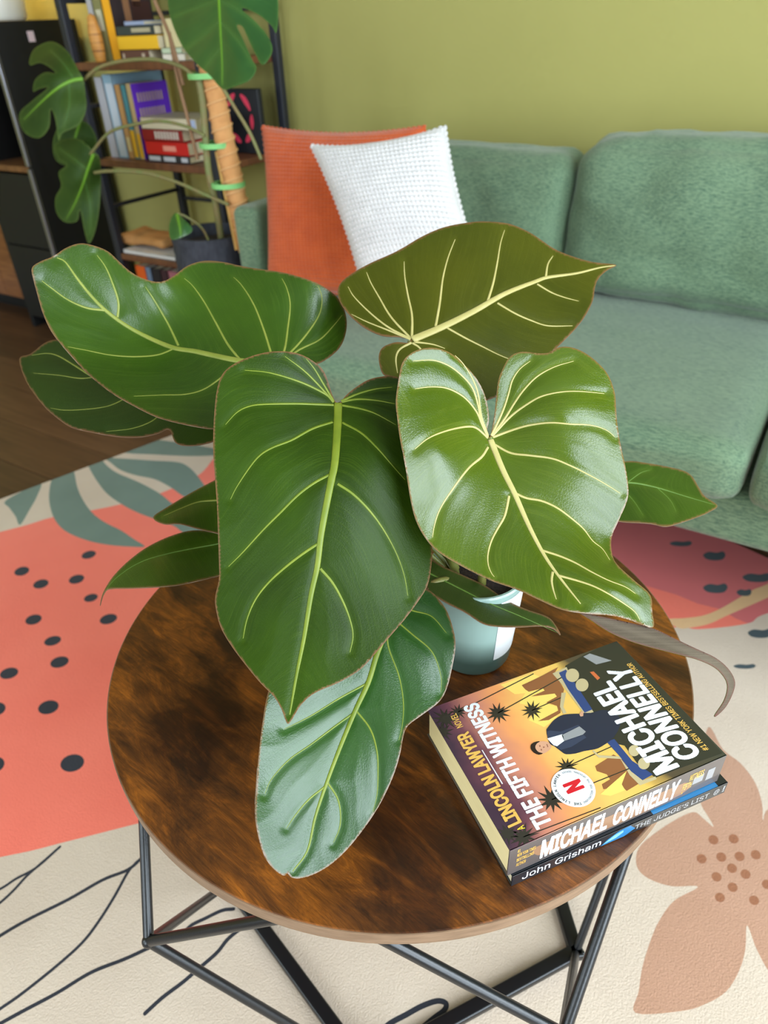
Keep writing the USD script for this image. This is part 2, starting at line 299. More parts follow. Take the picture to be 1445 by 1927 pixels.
part(TABLE, 'edge_band', cat(lathe([(TR - .0005, TZ - .0155), (TR + .0005, TZ - .0155), (TR + .0007, TZ - .008), (TR + .0005, TZ - .0012), (TR - .0005, TZ - .0012)], (TX, TY, 0), 160)), mat('edge_band', (122, 94, 70), 0.5, var=(142, 112, 86), scale=40, stretch=(1, 1, 6)), label='lighter brown edge band')
IRON = mat('black_iron', (17, 18, 21), 0.33, metallic=0.0, spec=0.6, bump=0.05, bump_scale=600)
NZ, phi = dict(T=TZ - .018, M=TZ - .1747, B=.012), -3.0623
RAD = dict(T=.2786, M=.3333, B=.2500)
def node(kind, i):
    a = phi + i * 2 * math.pi / 5 + (math.pi / 5 if kind == 'M' else 0); return np.array([TX + RAD[kind] * math.cos(a), TY + RAD[kind] * math.sin(a), NZ[kind]])
for i in range(5):
    for a, b in [(node('M', i), node('T', i)), (node('M', i), node('T', i + 1)), (node('M', i), node('B', i)), (node('M', i), node('B', i + 1))]:
        part(TABLE, 'wire_rod', tube(np.stack([a, b]), .0052, 14), IRON, smooth=40)
    a, b = node('B', i), node('B', i + 1); d = (b - a) / np.linalg.norm(b - a); q = np.array([-d[1], d[0], 0])
    L = np.linalg.norm(b - a)
    part(TABLE, 'base_bar', (lambda m: (m.apply_translation(a), m)[1])(rbox((-.009, -.009, -.0038), (L + .009, .009, .009), .003, np.stack([d, q, ZV]))), IRON, smooth=40)
    part(TABLE, 'joint', trimesh.creation.icosphere(3, .0066).apply_translation(node('M', i)), IRON, smooth=True)

# ------------------------------------------------------------------ the two paperbacks on the table
PAPER = mat('page_edges', (240, 216, 156), 0.8, var=(246, 226, 172), scale=30, stretch=(1, 1, 60))
PAPER2 = mat('page_edges_cream', (214, 200, 164), 0.8, var=(224, 212, 180), scale=30, stretch=(1, 1, 60))
def flat_mat(name, c, rough=0.28, **k): return mat(name, c, rough, coat=0.35, **k)
def book_frame(origin, ang): # axes: along the spine, across from the spine, up
    A = np.array([math.cos(ang), math.sin(ang), 0]); return origin, np.stack([A, np.cross(ZV, A), ZV])
def paperback(name, label, origin, ang, L, Wd, Th, cover_mat, spine_mat, pages):
    o, ax = book_frame(np.asarray(origin, float), ang)
    t = thing(name, label, 'book', o + ax[0] * L / 2 + ax[1] * Wd / 2)
    mk = lambda a, b, r: (lambda m: (m.apply_translation(o), m)[1])(rbox(a, b, r, ax))
    part(t, 'pages', mk((.0015, .0012, .0006), (L - .0015, Wd - .0016, Th - .0006), .0004), pages, label='cream page block')
    part(t, 'cover', mk((0, 0, Th - .0006), (L, Wd, Th), .0002), cover_mat, label='printed front cover')
    part(t, 'spine', mk((0, 0, 0), (L, .0012, Th), .0003), spine_mat, label='printed spine')
    part(t, 'back_cover', mk((0, 0, 0), (L, Wd, .0005), .0002), spine_mat)
    return t, o, ax
class Face:
    """flat print on a face: pixels of the photograph become points on the face, pieces stand proud by a hair"""
    def __init__(self, p0, u, v): self.p0, self.u, self.v, self.n = np.asarray(p0, float), u, v, np.cross(u, v)
    def uv(self, px): P = on_plane(np.asarray(px, float), self.p0, self.n) - self.p0; return np.stack([P @ self.u, P @ self.v], -1)
    def world(self, lift): return lambda q: self.p0 + q[:, :1] * self.u + q[:, 1:2] * self.v + (q[:, 2:3] + lift) * self.n
    def poly(self, px, n=None, closed=True):
        q = self.uv(px); return Polygon(spline(q, n, closed=True) if n else q).buffer(0)
def printed(parent, face, poly, m, level, name, label=None):
    part(parent, name, extrude(poly, .00004, face.world(.00003 + .00005 * level)), m, smooth=False, label=label)
def heavy_text(text, grow, bold):
    t = meshkit.text_mesh(text, 1.0, .05, bold=bold)
    if not grow: return t
    up = t.faces[(t.face_normals[:, 2] > .9)]; s = shapely.union_all([Polygon(t.vertices[f][:, :2]).buffer(1e-4) for f in up])
    s = affinity.scale(affinity.scale(s, .8, 1, origin=(0, 0)).buffer(grow, join_style=2, mitre_limit=2), 1, 1 / (1 + 2 * grow), origin=(0, 0)).simplify(.004)
    return cat(*[trimesh.creation.extrude_polygon(g, .05, engine='earcut') for g in getattr(s, 'geoms', [s])])
def lettering(parent, face, text, a, b, top, m, level=3, bold=True, name='lettering', heavy=0.0):
    """text whose baseline runs from pixel a to pixel b; top: the pixel where the first letter's top lies"""
    q = face.uv([a, b, top]); ex = q[1] - q[0]; ey = q[2] - q[0]
    t = heavy_text(text, heavy, bold); lo, hi = t.bounds; W_ = hi[0] - lo[0]
    v = t.vertices; u_, v_ = (v[:, 0] - lo[0]) / W_, v[:, 1]
    L2 = q[0] + u_[:, None] * ex + v_[:, None] * ey
    t.vertices = face.world(.00003 + .00005 * level)(np.concatenate([L2, (v[:, 2:3] > .02) * .00004], 1))
    if t.volume < 0: t.invert()
    part(parent, name, t, m, smooth=False)
def spine_text(parent, face, text, a, b, v0, hgt, m, level=2, bold=True, heavy=0.0):
    """upright lettering along a spine from pixel a to pixel b; v0 and hgt are metres up the spine"""
    u0, u1 = face.uv([a, b])[:, 0]; t = heavy_text(text, heavy, bold); lo, hi = t.bounds; v = t.vertices
    q = np.stack([u0 + (v[:, 0] - lo[0]) / (hi[0] - lo[0]) * (u1 - u0), v0 + v[:, 1] * hgt, (v[:, 2] > .02) * .00004], 1)
    t.vertices = face.world(.00003 + .00005 * level)(q)
    if t.volume < 0: t.invert()
    part(parent, 'lettering', t, m, smooth=False)
L1, W1, B1T, B2T = .202, .1415, .0342, .0138
ang1 = .3656; o1 = np.array([.0807, .2818, TZ + B2T + .0013])
ang2 = .3526; o2 = np.array([.0847, .2813, TZ + .0006])
tb, ob, axb = paperback('paperback_book', 'thin dark paperback with blue print, lying under the sunset-covered one', o2, ang2, .206, .139, B2T, flat_mat('cover_night', (26, 30, 36)), flat_mat('cover_night', (26, 30, 36)), PAPER2)
ta, oa, axa = paperback('paperback_book', 'thick upper paperback with a sunset cover showing a man in a dark suit', o1, ang1, L1, W1, B1T, flat_mat('cover_orange', (226, 140, 88)), flat_mat('spine_grey', (88, 80, 78)), PAPER)
# ------------------------------------------------------------------ leaves
def leaf_material(name, dark, light, vein, gloss=0.3, tissue=0.24, under=(150, 138, 118), rim=(150, 95, 70), transl=(110, 150, 20), tw=0.12, coat=.25, spec=.5):
    if name in MATS: return MATS[name]
    n = {'q': ('attribute', dict(attribute='q')), 'rr': ('attribute', dict(attribute='across')), 'ed': ('attribute', dict(attribute='rim')), 'sd': ('attribute', dict(attribute='side')), 'vm': ('attribute', dict(attribute='veinglow')),
         'v': ('combine_xyz', dict(z=0.0)), 'fine': ('noise_texture', dict(scale=1.0, detail=3.0, roughness=0.65)),
         'tc': ('texture_coordinate', {}), 'big': ('noise_texture', dict(scale=9.0, detail=4.0)),
         'base': ('rgb_ramp', dict(ramp=[(0.3, lin(dark)), (0.7, lin(light))])),
         'fr': ('rgb_ramp', dict(ramp=[(0.5, (0, 0, 0)), (0.66, (1, 1, 1))])),
         'fm': ('math', dict(math_type='multiply', value2=tissue)),
         'c1': ('mix', dict(mix_type='mix', color2=lin(vein))),
         'c2': ('mix', dict(mix_type='mix', color2=tuple(0.55 * np.array(lin(vein)) + 0.45 * np.array(lin(light))))),
         'c3': ('mix', dict(mix_type='mix', color2=lin(rim))),
         'c4': ('mix', dict(mix_type='mix', color2=lin(under))),
         'cells': ('voronoi_texture', dict(scale=420.0, feature='distance_to_edge')), 'cr': ('rgb_ramp', dict(ramp=[(0.0, (0, 0, 0)), (0.22, (1, 1, 1))])),
         'hsum': ('math', dict(math_type='multiply_add', value2=0.35)),
         'b': ('bump', dict(strength=0.22, distance=0.0006)),
         'p': ('principled_bsdf', dict(roughness=gloss, specular_ior_level=spec, coat_weight=coat, coat_roughness=0.18)),
         'tr': ('translucent_bsdf', dict(color=lin(transl))), 'mx': ('mix_closure', dict(fac=tw))}
    l = [('q.fac', 'v.x'), ('rr.fac', 'v.y'), ('v.vector', 'fine.vector'), ('tc.object', 'big.vector'), ('big.fac', 'base.fac'), ('fine.fac', 'fr.fac'), ('fr.color', 'fm.value1'),
         ('fm.value', 'c1.fac'), ('base.color', 'c1.color1'), ('vm.fac', 'c2.fac'), ('c1.color', 'c2.color1'), ('ed.fac', 'c3.fac'), ('c2.color', 'c3.color1'), ('sd.fac', 'c4.fac'), ('c3.color', 'c4.color1'), ('c4.color', 'p.base_color'),
         ('tc.object', 'cells.vector'), ('cells.distance', 'cr.fac'), ('cr.color', 'hsum.value1'), ('fine.fac', 'hsum.value3'), ('hsum.value', 'b.height'), ('b.normal', 'p.normal'), ('p.BSDF', 'mx.closure1'), ('tr.BSDF', 'mx.closure2')]
    MATS[name] = usdkit.material(stage, '/World/Looks/' + name, n, l, surface='mx.closure')
    return MATS[name]

def primvar(path, **kw):
    api = UsdGeom.PrimvarsAPI(stage.GetPrimAtPath(path))
    for k, v in kw.items():
        api.CreatePrimvar(k, Sdf.ValueTypeNames.FloatArray, 'vertex').Set(Vt.FloatArray.FromNumpy(np.asarray(v, np.float32)))

class Leaf:
    """a blade measured on the photograph: its outline and veins there, and how far away each region of it is"""
    def __init__(self, outline, anchors, midrib=None, laterals=(), quilt=0.0022, groove=0.0012, step=4.0, sag=60.0, smooth_outline=5):
        self.outline = resample(spline(outline, smooth_outline, closed=True), step * 0.8, closed=True)
        a = np.asarray(anchors, float); self.rbf = RBFInterpolator(a[:, :2], a[:, 2], kernel='thin_plate_spline', degree=1, smoothing=1e-4)
        self.mid = resample(spline(midrib, 6), 3.0) if midrib is not None else None
        self.lat = [resample(spline(v, 6), 3.0) for v in laterals]
        self.quilt, self.groove, self.step, self.sag = quilt, groove, step, sag
        vs = list(self.lat) + ([self.mid] if self.mid is not None else [])
        self.vt = cKDTree(np.concatenate(vs)) if vs else None
        self.et = cKDTree(self.outline)
        if self.mid is not None:
            L = np.concatenate([[0], np.cumsum(np.linalg.norm(np.diff(self.mid, axis=0), axis=1))])
            P, Q = [self.mid[::6]], [L[::6]]
            mt = cKDTree(self.mid)
            for v in self.lat:
                d0, k = mt.query(v[0]); t = self.mid[min(k + 1, len(self.mid) - 1)] - self.mid[max(k - 1, 0)]; t = t / np.linalg.norm(t)
                q0 = L[k]
                if k < 8:      # lobe veins fan out of the leaf base: order them by their heading
                    h = v[min(12, len(v) - 1)] - v[0]; h = h / np.linalg.norm(h); q0 = L[k] - 110 * (1 - h @ t)
                P.append(v[4::6]); Q.append(np.full(len(v[4::6]), q0))
            P, Q = np.concatenate(P), np.concatenate(Q)
            P, idx = np.unique(np.round(P, 1), axis=0, return_index=True); Q = Q[idx]
            self.q = RBFInterpolator(P, Q, kernel='thin_plate_spline', smoothing=20.0)
        else: self.q = None
    def depth(self, px):
        d = self.rbf(px)
        if self.vt is not None:
            dv = self.vt.query(px)[0]
            d = d + self.groove * np.exp(-(dv / 9.0) ** 2) - self.quilt * (1 - np.exp(-(dv / self.sag) ** 2))
        return d
    def point(self, px): return at(px, self.depth(px))
    def normal(self, px):
        e = 1.5; a = self.point(px + [e, 0]) - self.point(px - [e, 0]); b = self.point(px + [0, e]) - self.point(px - [0, e])
        n = np.cross(b, a); n /= np.linalg.norm(n, axis=1, keepdims=True)
        s = np.sign((n * (CAM - self.point(px))).sum(1, keepdims=True)); return n * s
    def build(self, parent, material, vein_mat=None, lat_mat=None, rib=0.0030, vein=0.0013, label=None, name='leaf', flip=False, thick=0.0007, rim_px=3.0):
        poly = Polygon(self.outline).buffer(0)
        x0, y0, x1, y1 = poly.bounds; st = self.step
        gx, gy = np.meshgrid(np.arange(x0, x1, st), np.arange(y0, y1, st * 0.866)); gx = gx + (np.arange(gx.shape[0]) % 2)[:, None] * st / 2
        g = np.stack([gx.ravel(), gy.ravel()], 1); g = g[shapely.contains_xy(poly.buffer(-st * 0.5), g[:, 0], g[:, 1])]
        px = np.concatenate([self.outline, g]); T = Delaunay(px).simplices; c = px[T].mean(1)
        T = T[shapely.contains_xy(poly.buffer(0.3), c[:, 0], c[:, 1])]
        keep = np.unique(T); remap = np.full(len(px), -1); remap[keep] = np.arange(len(keep)); px = px[keep]; T = remap[T]
        top = self.point(px)
        fn = np.cross(top[T[:, 1]] - top[T[:, 0]], top[T[:, 2]] - top[T[:, 0]]); away = (fn * (top[T[:, 0]] - CAM)).sum(1) > 0
        T[away] = T[away][:, ::-1]
        N = len(top); vn = np.zeros_like(top); fn = np.cross(top[T[:, 1]] - top[T[:, 0]], top[T[:, 2]] - top[T[:, 0]])
        for k in range(3): np.add.at(vn, T[:, k], fn)
        vn /= np.maximum(np.linalg.norm(vn, axis=1, keepdims=True), 1e-12)
        bot = top - vn * thick
        E = np.concatenate([T[:, [0, 1]], T[:, [1, 2]], T[:, [2, 0]]]); key = {}
        es = set(map(tuple, E)); bd = np.array([e for e in map(tuple, E) if (e[1], e[0]) not in es])
        F = np.concatenate([T, T[:, ::-1] + N, np.stack([bd[:, 1], bd[:, 0], bd[:, 0] + N], 1), np.stack([bd[:, 1], bd[:, 0] + N, bd[:, 1] + N], 1)])
        m = trimesh.Trimesh(np.concatenate([top, bot]), F, process=False)
        path = part(parent, name, m, material, smooth=True, label=label)
        er = self.et.query(px)[0]; rim = np.clip(1 - er / rim_px, 0, 1) * 0.65
        q = self.q(px) / 2.3 if self.q is not None else px[:, 1] / 2.5
        dv = self.vt.query(px)[0] if self.vt is not None else np.full(N, 99.0)
        across = er / 90.0; glow = 0.45 * np.exp(-(dv / 5.0) ** 2)
        s0, s1 = (1.0, 0.0) if flip else (0.0, 1.0)
        primvar(path, q=np.tile(q, 2), across=np.tile(across, 2), rim=np.tile(rim, 2), veinglow=np.concatenate([glow, 0 * glow]), side=np.concatenate([np.full(N, s0), np.full(N, s1)]))
        if vein_mat is not None:
            def strand(p, r0, r1, nm, vein_mat=vein_mat):
                P, n = self.point(p), self.normal(p); r = np.linspace(1, 0, len(p)) ** 0.75 * (r0 - r1) + r1
                part(path, nm, tube(P + n * (r[:, None] * 0.12), r, sides=8, flat=0.42, normals=n), vein_mat, smooth=True)
            if self.mid is not None: strand(self.mid[::2], rib, rib * 0.13, 'midrib')
            for v in self.lat: strand(v[::2], vein * .85, vein * 0.2, 'vein', lat_mat or vein_mat)
        return path

z1 = lambda p: Z(380, 640, 0.384, p)     # enlargements of the photograph that the blades were measured on
z2 = lambda p: Z(730, 640, 0.36, p)
z3 = lambda p: Z(620, 400, 0.3875, p)
z4 = lambda p: Z(30, 440, 0.4429, p)
z6 = lambda p: Z(460, 1040, 0.4152, p)
VEIN_G = mat('vein_yellow_green', (100, 116, 20), 0.5, var=(116, 128, 30), scale=60)
VEIN_C = mat('vein_cream', (172, 160, 96), 0.5, var=(184, 172, 110), scale=60)
VEIN_P = mat('vein_pale_green', (122, 132, 48), 0.5, var=(138, 144, 60), scale=60)
VEIN_D = mat('vein_dull_green', (84, 116, 40), 0.5, var=(96, 126, 48), scale=60)
GREEN_A = leaf_material('leaf_deep_green', (28, 46, 3), (47, 72, 5), (76, 98, 18), 0.42, coat=0.0, spec=.2)
GREEN_B = leaf_material('leaf_yellow_green', (58, 78, 3), (76, 96, 5), (114, 126, 36), 0.22)
GREEN_C = leaf_material('leaf_olive', (58, 64, 2), (74, 76, 3), (96, 98, 24), 0.36, coat=0.05, spec=.4, tw=0.2, transl=(130, 140, 10))
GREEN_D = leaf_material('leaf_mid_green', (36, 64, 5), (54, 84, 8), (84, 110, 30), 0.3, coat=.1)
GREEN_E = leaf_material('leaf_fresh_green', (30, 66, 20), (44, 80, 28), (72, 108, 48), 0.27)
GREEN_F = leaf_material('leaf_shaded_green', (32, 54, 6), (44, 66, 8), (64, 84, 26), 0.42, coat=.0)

POT_C = on_z(np.array([889.0, 1222.0]), 0.455)
PHILO = thing('potted_philodendron', 'large heart-leaved green plant in a small grey-green pot, standing on the round wooden table', 'potted plant', POT_C)

leaves = {}
# front centre leaf
leaves['front'] = Leaf(
    [(632, 757), (626, 745), (622, 733), (610, 700), (590, 680), (560, 665), (520, 661), (480, 668), (440, 685), (418, 705), (408, 735), (403, 780), (401, 830), (402, 870), (407, 930), (410, 1000), (412, 1060), (412, 1090), (405, 1122), (406, 1145), (415, 1180), (435, 1215), (465, 1255), (490, 1285), (512, 1307), (525, 1325), (534, 1345), (541, 1362), (549, 1354), (560, 1335), (577, 1315), (600, 1300), (640, 1283), (680, 1258), (710, 1225), (735, 1196), (762, 1165), (790, 1127), (805, 1100), (812, 1062), (813, 1025), (806, 950), (793, 860), (779, 770), (762, 722), (742, 708), (715, 709), (690, 716), (665, 732), (650, 745), (641, 757)],
    [(636, 762, .585), (541, 1360, .502), (401, 850, .553), (408, 1120, .535), (560, 663, .575), (800, 1000, .566), (740, 710, .592), (605, 1000, .540), (735, 1190, .540), (500, 850, .548), (700, 850, .558)],
    [(636, 760), (635, 800), (630, 870), (622, 910), (605, 1000), (597, 1065), (585, 1120), (572, 1200), (558, 1270), (545, 1345)],
    [z1([(645, 318), (560, 315), (460, 312), (300, 315), (230, 325), (170, 355), (110, 420)]), z1([(645, 305), (580, 230), (500, 150), (400, 75)]), z1([(645, 300), (595, 215), (550, 140), (505, 85)]),
     z1([(645, 300), (600, 262), (480, 205), (330, 160), (210, 148)]), z1([(640, 402), (540, 435), (440, 490), (350, 525), (290, 560), (240, 615), (170, 720), (140, 780)]), z1([(625, 660), (550, 700), (470, 760), (380, 850), (300, 930), (200, 1040), (130, 1110)]),
     z1([(565, 1000), (490, 1050), (400, 1120), (320, 1195), (260, 1275), (220, 1370), (200, 1470)]),
     z1([(685, 320), (770, 335), (850, 360), (950, 415)]), z1([(685, 303), (760, 290), (850, 295), (945, 312)]), z1([(682, 300), (760, 265), (850, 240), (940, 230)]),
     z1([(688, 405), (780, 455), (860, 530), (930, 610), (1000, 690)]), z1([(665, 705), (740, 755), (820, 835), (890, 930), (950, 1040), (990, 1150), (1010, 1260)]), z1([(580, 1120), (640, 1190), (690, 1280), (725, 1370), (740, 1450), (725, 1530)])])
p = leaves['front'].build(PHILO, GREEN_A, VEIN_G, rib=0.0036, vein=0.0013, label='deep green leaf pointing at the camera with yellow-green veins')
# right front leaf
leaves['right'] = Leaf(
    [(920, 823), (916, 812), (920, 791), (918, 766), (910, 737), (892, 706), (867, 680), (845, 663), (820, 655), (795, 656), (773, 665), (757, 683), (750, 716), (745, 755), (748, 790), (753, 827), (762, 874), (773, 942), (784, 982), (802, 1014), (827, 1040), (874, 1068), (924, 1092), (975, 1110), (1018, 1130), (1061, 1148), (1108, 1155), (1155, 1159), (1198, 1171), (1229, 1181), (1227, 1150), (1223, 1119), (1191, 1090), (1158, 1058), (1150, 1029), (1152, 1007), (1163, 982), (1180, 942), (1182, 914), (1176, 874), (1167, 834), (1160, 784), (1157, 741), (1144, 705), (1122, 680), (1097, 662), (1072, 653), (1050, 654), (1036, 663), (1014, 665), (982, 662), (960, 671), (946, 694), (938, 715), (934, 744), (931, 777), (927, 802), (923, 820)],
    [(922, 826, .585), (1094, 1139, .520), (745, 755, .547), (773, 942, .541), (874, 1066, .534), (1230, 1180, .545), (1180, 935, .578), (1157, 741, .5963), (820, 656, .570), (1050, 655, .600), (946, 700, .592), (910, 740, .590), (1000, 1000, .5556), (1090, 900, .573), (830, 850, .549), (1060, 770, .578), (1150, 1015, .569), (1160, 1110, .5345)],
    z2([(535, 522), (600, 680), (660, 800), (740, 980), (820, 1130), (900, 1245), (1012, 1385)]),
    [z2([(522, 508), (490, 440), (465, 380), (420, 320), (370, 280), (300, 250), (220, 245), (140, 255)]), z2([(522, 505), (485, 420), (470, 340), (440, 250), (380, 180), (310, 130), (230, 105), (130, 110)]), z2([(522, 500), (488, 400), (470, 280), (440, 200), (390, 120), (350, 80)]),
     z2([(522, 512), (465, 462), (420, 452), (340, 465), (260, 490), (200, 520), (140, 570)]), z2([(522, 560), (490, 610), (430, 660), (380, 720), (330, 790), (290, 850), (260, 910), (240, 980), (232, 1040)]), z2([(632, 815), (620, 880), (605, 930), (570, 990), (540, 1050), (522, 1120), (525, 1180), (545, 1225), (562, 1243)]), z2([(860, 1212), (855, 1260), (865, 1310), (880, 1355)]),
     z2([(540, 500), (600, 370), (630, 280), (650, 210), (690, 150), (750, 105)]), z2([(542, 502), (610, 410), (660, 330), (710, 260), (780, 190), (870, 140), (970, 110)]), z2([(545, 500), (640, 400), (720, 340), (800, 295), (900, 272), (1000, 268), (1130, 280)]), z2([(548, 508), (650, 470), (740, 445), (850, 432), (960, 440), (1060, 445), (1140, 470), (1190, 510)]),
     z2([(555, 545), (640, 590), (740, 603), (860, 620), (960, 660), (1060, 710), (1140, 755), (1220, 805)]), z2([(655, 795), (720, 825), (800, 840), (880, 875), (950, 925), (1020, 985), (1070, 1050), (1120, 1090), (1160, 1150)]), z2([(808, 1100), (900, 1130), (980, 1165), (1060, 1210), (1150, 1255), (1240, 1290), (1300, 1330)]), z2([(888, 1230), (980, 1255), (1070, 1285), (1150, 1325), (1230, 1375), (1290, 1420), (1320, 1470)])],
    quilt=0.0016, sag=50)
p = leaves['right'].build(PHILO, GREEN_B, VEIN_C, rib=0.0030, vein=0.0013, label='glossy yellow-green leaf with cream veins and a curled tip over the books')
tip = Leaf([(1093, 1153), (1150, 1164), (1200, 1175), (1231, 1183), (1275, 1204), (1310, 1221), (1345, 1237), (1370, 1258), (1383, 1282), (1379, 1305), (1366, 1330), (1349, 1347), (1345, 1346), (1362, 1320), (1369, 1295), (1364, 1276), (1345, 1256), (1312, 1241), (1275, 1231), (1200, 1211), (1150, 1191), (1110, 1165)],
           [(1095, 1155, .524), (1230, 1183, .548), (1200, 1210, .535), (1345, 1240, .556), (1383, 1282, .560), (1349, 1346, .552), (1312, 1241, .545)], None, [[(1100, 1157), (1200, 1192), (1300, 1230), (1360, 1265), (1374, 1300)]], quilt=0.0, groove=0.001, step=3.0)
UNDER = leaf_material('leaf_pale_underside', (78, 68, 56), (98, 87, 72), (114, 102, 86), 0.85, 0.6, coat=0.0, spec=.1, under=(96, 124, 36), rim=(110, 66, 60), transl=(110, 96, 60), tw=0.08)
tip.build(PHILO, UNDER, None, label='curled leaf tip showing its pale pinkish underside', name='leaf_tip')
# back right leaf
leaves['back'] = Leaf(
    [(771, 639), (752, 634), (721, 632), (690, 619), (663, 598), (643, 574), (635, 551), (641, 532), (663, 514), (697, 495), (748, 472), (794, 445), (837, 427), (887, 418), (922, 417), (961, 422), (996, 437), (1019, 452), (1046, 470), (1085, 485), (1120, 494), (1143, 496), (1160, 499), (1143, 508), (1126, 524), (1119, 543), (1115, 567), (1099, 598), (1077, 625), (1054, 648), (1038, 664), (1012, 690), (980, 722), (930, 748), (890, 760), (845, 758), (800, 748), (760, 730), (736, 712), (721, 704), (714, 686), (713, 667), (721, 653), (744, 644), (765, 645), (772, 642)],
    [(775, 640, .660), (1159, 500, .770), (635, 551, .690), (794, 445, .725), (922, 416, .745), (1046, 470, .760), (1110, 575, .725), (1038, 663, .690), (930, 748, .655), (720, 690, .645), (950, 560, .705), (860, 600, .682)],
    z3([(402, 618), (550, 555), (700, 480), (850, 395), (1000, 335), (1060, 315), (1200, 295), (1310, 268), (1385, 257)]),
    [z3([(395, 612), (300, 510), (240, 410), (200, 340), (180, 290)]), z3([(395, 614), (290, 560), (200, 490), (120, 410), (90, 360)]), z3([(400, 605), (400, 500), (380, 400), (365, 310), (362, 230)]), z3([(515, 553), (535, 440), (550, 320), (575, 220), (610, 130)]), z3([(768, 430), (795, 340), (815, 240), (830, 150), (850, 85)]), z3([(1050, 312), (1060, 250), (1085, 210)]), z3([(393, 616), (280, 570), (180, 530), (100, 490)]),
     z3([(410, 628), (500, 640), (560, 660)]), z3([(570, 560), (660, 610), (740, 650), (820, 690), (890, 718)]), z3([(815, 440), (900, 490), (980, 525), (1060, 550), (1180, 550)]), z3([(1008, 348), (1080, 390), (1150, 415), (1210, 430)]), z3([(397, 632), (340, 665), (322, 710), (330, 780)]), z3([(402, 634), (440, 660), (470, 720)])], quilt=0.0015)
leaves['back'].build(PHILO, GREEN_C, VEIN_C, rib=0.0040, vein=0.0015, label='olive-green leaf at the back with a thick cream midrib, pointing right')
# back left leaf
leaves['left'] = Leaf(
    [(545, 697), (575, 690), (606, 681), (637, 657), (650, 630), (652, 599), (641, 568), (619, 546), (588, 529), (539, 514), (495, 507), (455, 501), (420, 493), (384, 491), (353, 500), (327, 519), (305, 530), (282, 528), (251, 515), (225, 493), (203, 473), (176, 462), (150, 458), (123, 467), (101, 482), (76, 492), (60, 504), (63, 524), (72, 560), (83, 595), (101, 630), (132, 666), (163, 701), (207, 737), (251, 763), (296, 785), (340, 797), (371, 803), (402, 807), (450, 800), (492, 776), (515, 740), (525, 706)],
    [(520, 690, .665), (61, 503, .667), (384, 491, .745), (300, 529, .7067), (150, 458, .688), (588, 529, .7055), (652, 599, .721), (619, 546, .7114), (540, 590, .7005), (83, 595, .6665), (225, 560, .700), (251, 763, .630), (402, 807, .618), (278, 635, .7085), (451, 679, .668), (490, 770, .64)],
    z4([(1110, 560), (950, 540), (850, 520), (760, 500), (670, 485), (560, 440), (460, 385), (380, 325), (320, 265), (260, 190), (210, 120), (175, 102)]),
    [z4([(432, 355), (435, 290), (410, 210), (380, 140), (340, 85)]), z4([(690, 475), (650, 390), (610, 320), (580, 270), (550, 225)]), z4([(950, 533), (900, 470), (850, 380), (800, 290), (750, 220), (710, 185)]), z4([(1095, 550), (1080, 495), (1050, 400), (1010, 300), (960, 220), (920, 180)]), z4([(1110, 552), (1140, 495), (1155, 400), (1165, 300), (1150, 230), (1130, 190)]), z4([(1112, 555), (1180, 490), (1240, 420), (1290, 340), (1300, 270), (1280, 215)]), z4([(1112, 558), (1200, 495), (1290, 450), (1350, 390), (1390, 340)]),
     z4([(375, 325), (300, 315), (220, 280), (150, 230), (110, 200)]), z4([(672, 488), (600, 515), (500, 522), (400, 515), (300, 495), (220, 480)]), z4([(950, 548), (880, 605), (800, 660), (720, 682), (620, 685), (500, 690)])], quilt=0.0030, sag=50)
leaves['left'].build(PHILO, GREEN_D, VEIN_P, rib=0.0038, vein=0.0014, label='broad wavy green leaf at the upper left, pointing left')
# low leaf behind it
leaves['low'] = Leaf(
    [(105, 639), (83, 646), (57, 666), (38, 672), (39, 692), (52, 723), (74, 754), (96, 777), (132, 803), (167, 812), (216, 821), (260, 823), (296, 816), (318, 808), (331, 834), (362, 839), (398, 832), (430, 815), (440, 790), (420, 760), (380, 725), (300, 680), (210, 648), (150, 636)],
    [(400, 785, .70), (38, 672, .79), (216, 821, .705), (120, 638, .80), (300, 680, .765), (362, 839, .68), (74, 754, .745), (420, 760, .72)],
    [(400, 785), (300, 762), (230, 738), (176, 710), (141, 688), (110, 670), (88, 665), (57, 669)],
    [[(176, 710), (150, 712), (110, 706), (60, 702)], [(245, 745), (200, 765), (130, 772), (95, 768)], [(310, 766), (290, 790), (250, 806), (200, 812)]], quilt=0.0015)
leaves['low'].build(PHILO, GREEN_F, VEIN_P, rib=0.0022, vein=0.0010, label='shaded leaf at the far left under the broad wavy leaf')
